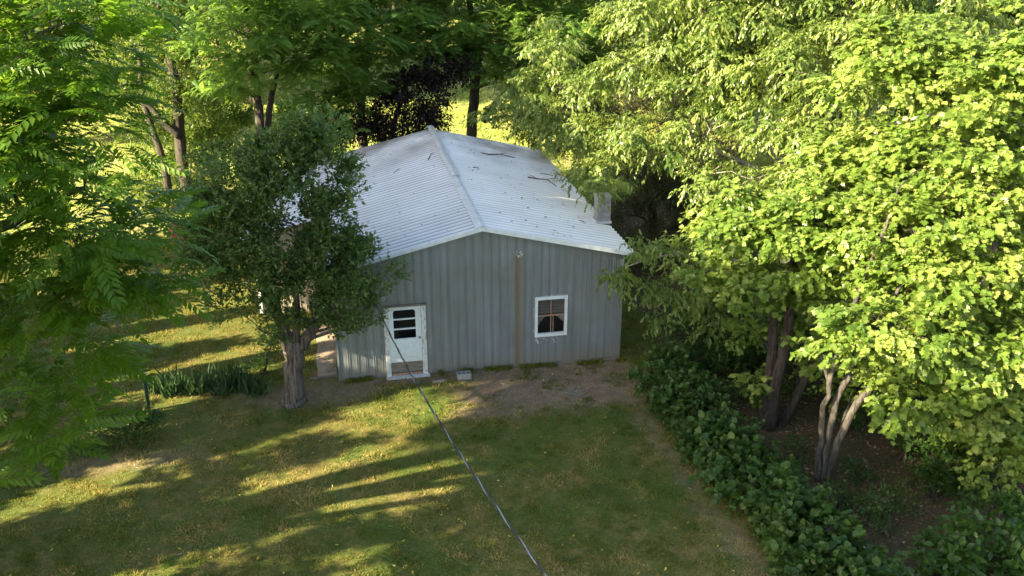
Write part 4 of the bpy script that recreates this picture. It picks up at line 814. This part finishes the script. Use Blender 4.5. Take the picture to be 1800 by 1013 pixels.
for px, py, Y_, r, h_, lab in ((1255, 560, .5, 1.0, 1.5, 'leafy thicket between the barn corner and the dark maple trunks'), (1440, 560, -1.2, 1.3, 1.6, 'dark thicket seen through the fork of the dark maple trunks'), (1330, 600, -1.6, .9, 1.0, 'low dark thicket just left of the dark maple trunks'),
        (1540, 600, -3.2, 1.2, 1.3, 'dark thicket behind the pale maple stems'), (1660, 640, -4.2, 1.3, 1.4, 'dark thicket under the boughs of the pale stemmed maple'), (1780, 680, -5.0, 1.3, 1.4, 'dark thicket against the right edge under the maple boughs'), (1700, 800, -7.6, .8, .7, 'low leafy thicket on the litter right of the pale maple stems')):
    c_ = at(px, py, Y_); g_ = np.array([c_[0], Y_, -.1]); shrub(lab, 'shrub', g_, [((c_[0]+dx*r, Y_+.2*dx, h_*zz), (r*.75, r*.7, h_*.5)) for dx, zz in ((-.6, .5), (.5, .55), (0, 1.1), (-.2, .4))], 'dense', M['shrub_leaf'], 'thickets under the maples', dens=.9)
for px, py, Y_, r, lab in ((385, 225, 21, 1.5, 'dark bush far behind the apple tree, left of the bare walnut trunks'), (530, 225, 20.5, 1.4, 'dark bush far behind the apple tree, right of the bare walnut trunks'), (560, 250, 18, 1.1, 'low dark bush behind the left end of the barn roof'), (930, 215, 19, 1.2, 'sunlit bush behind the top right corner of the barn roof')):
    c_ = at(px, py, Y_); g_ = np.array([c_[0], Y_, float(gz(c_[0], Y_))]); shrub(lab, 'shrub', g_, [((c_[0]+dx*r, Y_+.2*dx, c_[2]+dz*r), (r*.75, r*.7, r*.6)) for dx, dz in ((-.6, -.1), (.5, 0), (0, .5), (0, -.6))], 'dense', M['walnut_far'] if px < 900 else M['sparse_leaf'], 'bushes between the walnuts', dens=.8)
# irises
def iris(label, x, y, n, first=[None]):
    lv = Leaves(); P = np.stack([x+rng.normal(0, .12, n), y+rng.normal(0, .09, n), np.full(n, lz(x, y)-.01)], 1)
    A_ = np.stack([rng.normal(0, .3, n), rng.normal(0, .3, n), np.ones(n)], 1); Nn = np.stack([rng.normal(0, 1, n), rng.normal(0, 1, n)-.4, np.full(n, .1)], 1)
    lv.add(SWORD, P, A_, Nn, rng.uniform(.3, .68, n), rng.normal(.5, .2, n)); return tag(lv.build('iris_clump', M['iris_leaf'], off=(x, y, lz(x, y))), label, 'iris plant', 'irises in a bed between the green post and the apple trunk')
ip = [(275, 690), (300, 697), (322, 684), (345, 692), (368, 684), (388, 692), (410, 683), (432, 688), (300, 678), (355, 677), (398, 672), (452, 690), (425, 674)]
for k, (px, py) in enumerate(ip):
    g_ = gnd(px, py); iris('clump of sword shaped iris leaves in the bed left of the apple trunk', g_[0], g_[1], 46)
# ------------------------------------------------------------------ background trees beyond the field, woodland
def back_tree(label, px, Y, h, r, matl, hab='wood', group='trees beyond the field', dens=1.0, sub=4, z0=.35, name='background_tree', bare=False, small=False):
    x = at(px, 100, Y)[0] if not bare else px; base = np.array([x, Y, float(gz(x, Y))-.2]); bl = []
    for k in range(sub):
        a = k*2.4+rng.random(); rr = r*(.45+.2*rng.random())*(.62 if small else 1); q_ = .5 if not small else .75; bl.append(((x+math.cos(a)*r*q_, Y+math.sin(a)*r*q_, h*(z0+(1-z0)*(.25+.6*k/max(1, sub-1)))), (rr, rr, rr*.75)))
    P = np.array([base, base+(.1, 0, h*.35), base+(-.1, .1, h*.65), base+(.1, 0, h*.9)])
    return tree(name, label, 'tree', base, [(P, np.array([.035, .028, .018, .006])*h*.9)], bl, hab, matl, M['bark_dark'], group, dens=dens, limbr=.09, twigs=.1)
k = 0
for px, Y, h, r, m_, lab in ((60, 31, 7, 3.2, 'sparse_leaf', 'bright bushy tree seen through the gaps of the near walnut'), (170, 40, 11, 4, 'sparse_leaf', 'sunny tree behind the thin airy tree, at its left'), (330, 47, 11, 4.5, 'sparse_leaf', 'sunny tree straight behind the thin airy tree'), (440, 40, 12, 4.5, 'walnut_far', 'green tree filling the view behind the two bare walnut trunks'), (-40, 44, 12, 5, 'sparse_leaf', 'sunlit tree at the far left behind the near walnut'), (120, 50, 13, 5, 'wood_leaf', 'tall tree past the field at the upper left'), (230, 58, 11, 4.5, 'sparse_leaf', 'yellow green tree at the top left past the field'),
        (560, 52, 15, 6, 'wood_leaf', 'tree past the field behind the broad walnut crown'), (700, 62, 16, 6, 'wood_leaf', 'tall tree at the far edge of the field behind the purple tree'), (1000, 40, 13, 5, 'wood_leaf', 'dark tree past the field right of the mossy walnut trunk'), (1110, 30, 12, 4.5, 'wood_leaf', 'dark tree behind the chimney and the tangled tree'), (1230, 24, 11, 4.5, 'wood_leaf', 'dark tree standing behind the left half of the cherry'),
        (1400, 20, 12, 5, 'wood_leaf', 'dark tree standing behind the cherry trunk'), (1600, 16, 12, 5, 'wood_leaf', 'dark tree behind the tops of the maples'), (1800, 12, 12, 5, 'wood_leaf', 'dark tree at the far upper right corner')):
    back_tree(lab, px, Y, h, r, M[m_], dens=1.3, sub=6, z0=.12 if px > 1000 else .3)
lv = Leaves(); bl = []
for x in np.arange(-75, 95, 4.6):
    yy = 84-.30*x+rng.normal(0, 3)
    for q in range(2): bl.append(((x+rng.normal(0, 1.5), yy+q*5, 3+q*4+rng.random()*3), (3.6, 3, 3.2)))
HAB['far'] = dict(t=[QUADL], s=.6, nl=6, sl=1.4, cr=1.6, fl=.6, dn=.5, ns=18, hab='mix'); crown(lv, bl, 'far', None, 1.0, shell=.6)
wo = lv.build('woodland', M['wood_leaf']); tag(wo, 'dense dark woodland closing the far side of the field', 'woodland', kind='stuff')
# tall row of trees outside the left edge, whose shade falls across barn and lawn
rng = np.random.default_rng(77)
SH = [(-15.5, 5.6, 19, 3.4, .40), (-16.5, 2.0, 18.5, 3.4, .42), (-15.5, -1.6, 17, 3.2, .42), (-16.5, -5.2, 16.5, 3.0, .58), (-16, -8.8, 15.5, 3.0, .62), (-16, -12.8, 14.5, 3.0, .62), (-17, 9.6, 10.5, 2.6, .3), (-6.7, -14.2, 12.4, 2.1, .40)]  # last tree stands apart, added unseen to shade the hedge and lower maples
HAB['bough'] = dict(t=[QUADL], s=.22, nl=7, sl=.4, cr=.35, fl=1.0, dn=5.0, ns=16, hab='mix')
for k, (x, y, h, r, z0) in enumerate(SH):
    rt = back_tree('tall broad leaved tree out of view on the left, casting shade', x, y, h, r, M['shrub_leaf'], 'shade', 'row of trees left of the barn', dens=1.35, sub=9, z0=z0, name='shade_tree', bare=True)
    if k >= 6: continue
    lv = Leaves(); bl = []      # unseen upright boughs added below the crown, gaps shaped to streak the lawn
    for yy in np.arange(y-1.9, y+1.9, .62):
        for zz in ((1.8, 4.6, 7.2) if k >= 3 else (1.5, 4.2)):
            if rng.random() < (.70 if k < 4 else .62): bl.append(((x+rng.normal(0, .6), yy+rng.normal(0, .15), zz+rng.normal(0, .5)), (.55, rng.uniform(.22, .45), rng.uniform(.9, 1.6))))
    crown(lv, bl, 'bough', None, 1.0, shell=.1); lv.build('shade_boughs', M['shrub_leaf'], rt)
    mb = MB()
    for c_, r_ in bl: mb.tube(limb_path((x, y, max(.4, c_[2]-1.6)), c_, 5), [.07, .05, .04, .03, .02], 5)
    mb.build('shade_limbs', M['bark_dark'], rt)

# ------------------------------------------------------------------ grass, litter
def blades(name, n, x0, x1, y0, y1, smin, smax, keep, matl, wid=1.0, varf=None, lean=.5):
    x = rng.uniform(x0, x1, n); y = rng.uniform(y0, y1, n); k = rng.random(n) < keep(x, y); x, y = x[k], y[k]; n = len(x)
    hs_ = np.clip(1+1.3*vnoise(x, y, .33, 9)+.8*vnoise(x, y, .12, 10), .4, 2.2); P = np.stack([x, y, gz(x, y)-.004], 1); A_ = np.stack([rng.normal(0, lean, n), rng.normal(0, lean, n), np.ones(n)], 1)
    Nn = np.stack([rng.normal(0, 1, n), rng.normal(0, 1, n), np.full(n, .1)], 1); var = rng.normal(.45, .2, n)+(varf(x, y) if varf else 0)
    tm = (BLADE[0]*np.array([wid, 1, 1]), BLADE[1]); lv = Leaves(); lv.add(tm, P, A_, Nn, rng.uniform(smin, smax, n)*hs_, var); return lv.build(name, matl, off=(0, 0, 0))
def inside(x, y): return ((x > -.05) & (x < 8.1) & (y > -.05) & (y < 12))
def vnoise(x, y, sc, seed=3):
    g = np.random.default_rng(seed).random((257, 257)); u = x/sc+100; v = y/sc+100; iu = np.floor(u).astype(int) % 256; iv = np.floor(v).astype(int) % 256; fu = u-np.floor(u); fv = v-np.floor(v)
    fu = fu*fu*(3-2*fu); fv = fv*fv*(3-2*fv)
    return (g[iu, iv]*(1-fu)+g[iu+1, iv]*fu)*(1-fv)+(g[iu, iv+1]*(1-fu)+g[iu+1, iv+1]*fu)*fv-.5
def patch(x, y): return .9*vnoise(x, y, .7)+.75*vnoise(x, y, .28, 5)+.5*vnoise(x, y, .11, 7)
def patch_old(x, y): return .22*(np.sin(x*1.3+1.1*y)+np.sin(2.3*x-1.7*y+2))*.8+.12*np.sin(5*x+3*y)*np.sin(4*y-2*x)
kp = lambda x, y: np.where(inside(x, y), 0, (1-m_litter(x, y))*(1-.93*m_dirt(x, y))*(1-m_field(x, y)))
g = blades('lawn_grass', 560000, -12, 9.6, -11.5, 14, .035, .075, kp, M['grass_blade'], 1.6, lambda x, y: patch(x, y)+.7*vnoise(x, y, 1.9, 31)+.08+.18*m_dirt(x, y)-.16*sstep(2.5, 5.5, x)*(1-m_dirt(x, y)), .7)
tag(g, 'short dry mown lawn grass round the barn', 'grass', kind='stuff')
g = blades('field_grass', 160000, -32, 44, 13.5, 70, .14, .32, lambda x, y: m_field(x, y)*(1-sstep(40, 70, y)*.7)*(x > -30-.0*y), M['field_blade'], 1.5, lambda x, y: patch(x*.3, y*.3)+.25*sstep(26, 40, y), .5)
tag(g, 'bright green field grass beyond the barn', 'grass', kind='stuff')
def litter(name, n, x0, x1, y0, y1, s0, s1, keep, matl, tm=QUADL, lift=.012):
    x = rng.uniform(x0, x1, n); y = rng.uniform(y0, y1, n); k = rng.random(n) < keep(x, y); x, y = x[k], y[k]; n = len(x)
    P = np.stack([x, y, gz(x, y)+lift], 1); A_ = rdir(n)*np.array([1, 1, .25]); Nn = np.tile([0, 0, 1.0], (n, 1))+rdir(n)*.4
    lv = Leaves(); lv.add(tm, P, A_, Nn, rng.uniform(s0, s1, n), rng.random(n)); return lv.build(name, matl, off=(0, 0, 0))
ml = leaf_mat('dead_leaf', (.05, .032, .02), (.12, .082, .05), (.27, .20, .13), (.2, .1, .03), .1, .7)
tag(litter('leaf_litter', 26000, 8, 22, -12, 12, .05, .12, lambda x, y: m_litter(x, y), ml), 'brown dead leaves covering the ground under the maples', 'leaf litter', kind='stuff')
n = 170; x = rng.uniform(-.1, 8.1, n); y = rng.uniform(0, 12, n)**1.0; P = np.stack([x, y, H-S*np.abs(x-W/2)+.045], 1)
rl = Leaves(); rl.add(QUADL, P, rdir(n)*np.array([1, 1, .1]), np.tile([0, 0, 1.0], (n, 1))+rdir(n)*.3, rng.uniform(.04, .12, n), rng.random(n)); tag(rl.build('roof_litter', ml, off=(0, 0, 0)), 'dead leaves and bits scattered over the white roof', 'leaf litter', kind='stuff')
n = 5200; x = rng.uniform(.1, 8.2, n); x = x[(vnoise(x, x*0, .35, 41) > -.05) & ((x < 1.2) | (x > 2.5))]; n = len(x); y = -.03-np.abs(rng.normal(0, .07, n))
wl = Leaves(); wl.add((BLADE[0]*np.array([1.5, 1, 1]), BLADE[1]), np.stack([x, y, gz(x, y)-.005], 1), np.stack([rng.normal(0, .5, n), rng.normal(-.2, .4, n), np.ones(n)], 1), rdir(n), rng.uniform(.05, .16, n), rng.uniform(0, .6, n))
tag(wl.build('wall_weeds', M['grass_blade'], off=(0, 0, 0)), 'ragged grass growing along the foot of the barn wall', 'weeds', kind='stuff')
my = leaf_mat('yellow_leaf', (.35, .26, .03), (.50, .38, .05), (.6, .5, .15), (.5, .4, .05), .2, .5)
tag(litter('fallen_leaves', 260, -7, 9, -11, -.3, .05, .09, lambda x, y: np.ones(len(x))*.8, my, OVATE, .05), 'small yellow leaves scattered over the lawn', 'fallen leaves', kind='stuff')
mt = leaf_mat('straw', (.22, .17, .10), (.36, .30, .19), (.5, .44, .32), (.3, .25, .1), .1, .8)
tag(litter('dry_clippings', 5000, -8, 9, -11, -.2, .04, .10, lambda x, y: .08+.5*m_dirt(x, y)+.6*(np.abs(y+6.1-.17*x-.1*np.sin(x*2)) < .12)*(x < 3.5), mt, T_([(-.06, 0, 0), (.06, 0, 0), (.04, 1, .05), (-.04, 1, .05)], [(0, 1, 2, 3)]), .03), 'pale dry clippings and twigs strewn over lawn and dirt', 'clippings', kind='stuff')
tuft = [(x, y) for x, y in zip(rng.uniform(2, 8.4, 700), rng.uniform(-4.5, -.15, 700)) if rng.random() < m_dirt(np.array([x]), np.array([y]))[0]*.9 and math.sin(x*3+y*2)+math.sin(5*y-x*4) > .3]
lv = Leaves()
for x, y in tuft:
    n = 26; P = np.stack([x+rng.normal(0, .06, n), y+rng.normal(0, .05, n), np.full(n, lz(x, y)-.005)], 1); A_ = np.stack([rng.normal(0, .8, n), rng.normal(0, .8, n), np.ones(n)], 1)
    lv.add((BLADE[0]*np.array([1.8, 1, 1]), BLADE[1]), P, A_, rdir(n), rng.uniform(.04, .09, n), np.full(n, rng.uniform(0, .45)))
x = rng.uniform(-9, 7.6, 5200); y = rng.uniform(-11.5, -.8, 5200); kk = (vnoise(x, y, 1.1, 21)+.5*vnoise(x, y, .35, 22) > .12)*(m_dirt(x, y) < .35)*~inside(x, y); cl_ = Leaves(); x, y = x[kk], y[kk]; n = len(x)*5
P = np.stack([np.repeat(x, 5)+rng.normal(0, .035, n), np.repeat(y, 5)+rng.normal(0, .03, n), np.zeros(n)], 1); P[:, 2] = gz(P[:, 0], P[:, 1])+.02
cl_.add(OVATE, P, rdir(n)*np.array([1, 1, .3])+np.array([0, 0, .25]), np.tile([0, 0, 1.0], (n, 1))+rdir(n)*.3, rng.uniform(.025, .06, n), np.repeat(rng.normal(.5, .2, len(x)), 5))
tag(cl_.build('clover', M['clover'], off=(0, 0, 0)), 'green clover and plantain leaves growing through the lawn', 'clover', kind='stuff')
if tuft: tag(lv.build('weed_tufts', M['grass_blade'], off=(0, 0, 0)), 'small green grass tufts coming up through the bare dirt by the barn wall', 'weeds', kind='stuff')
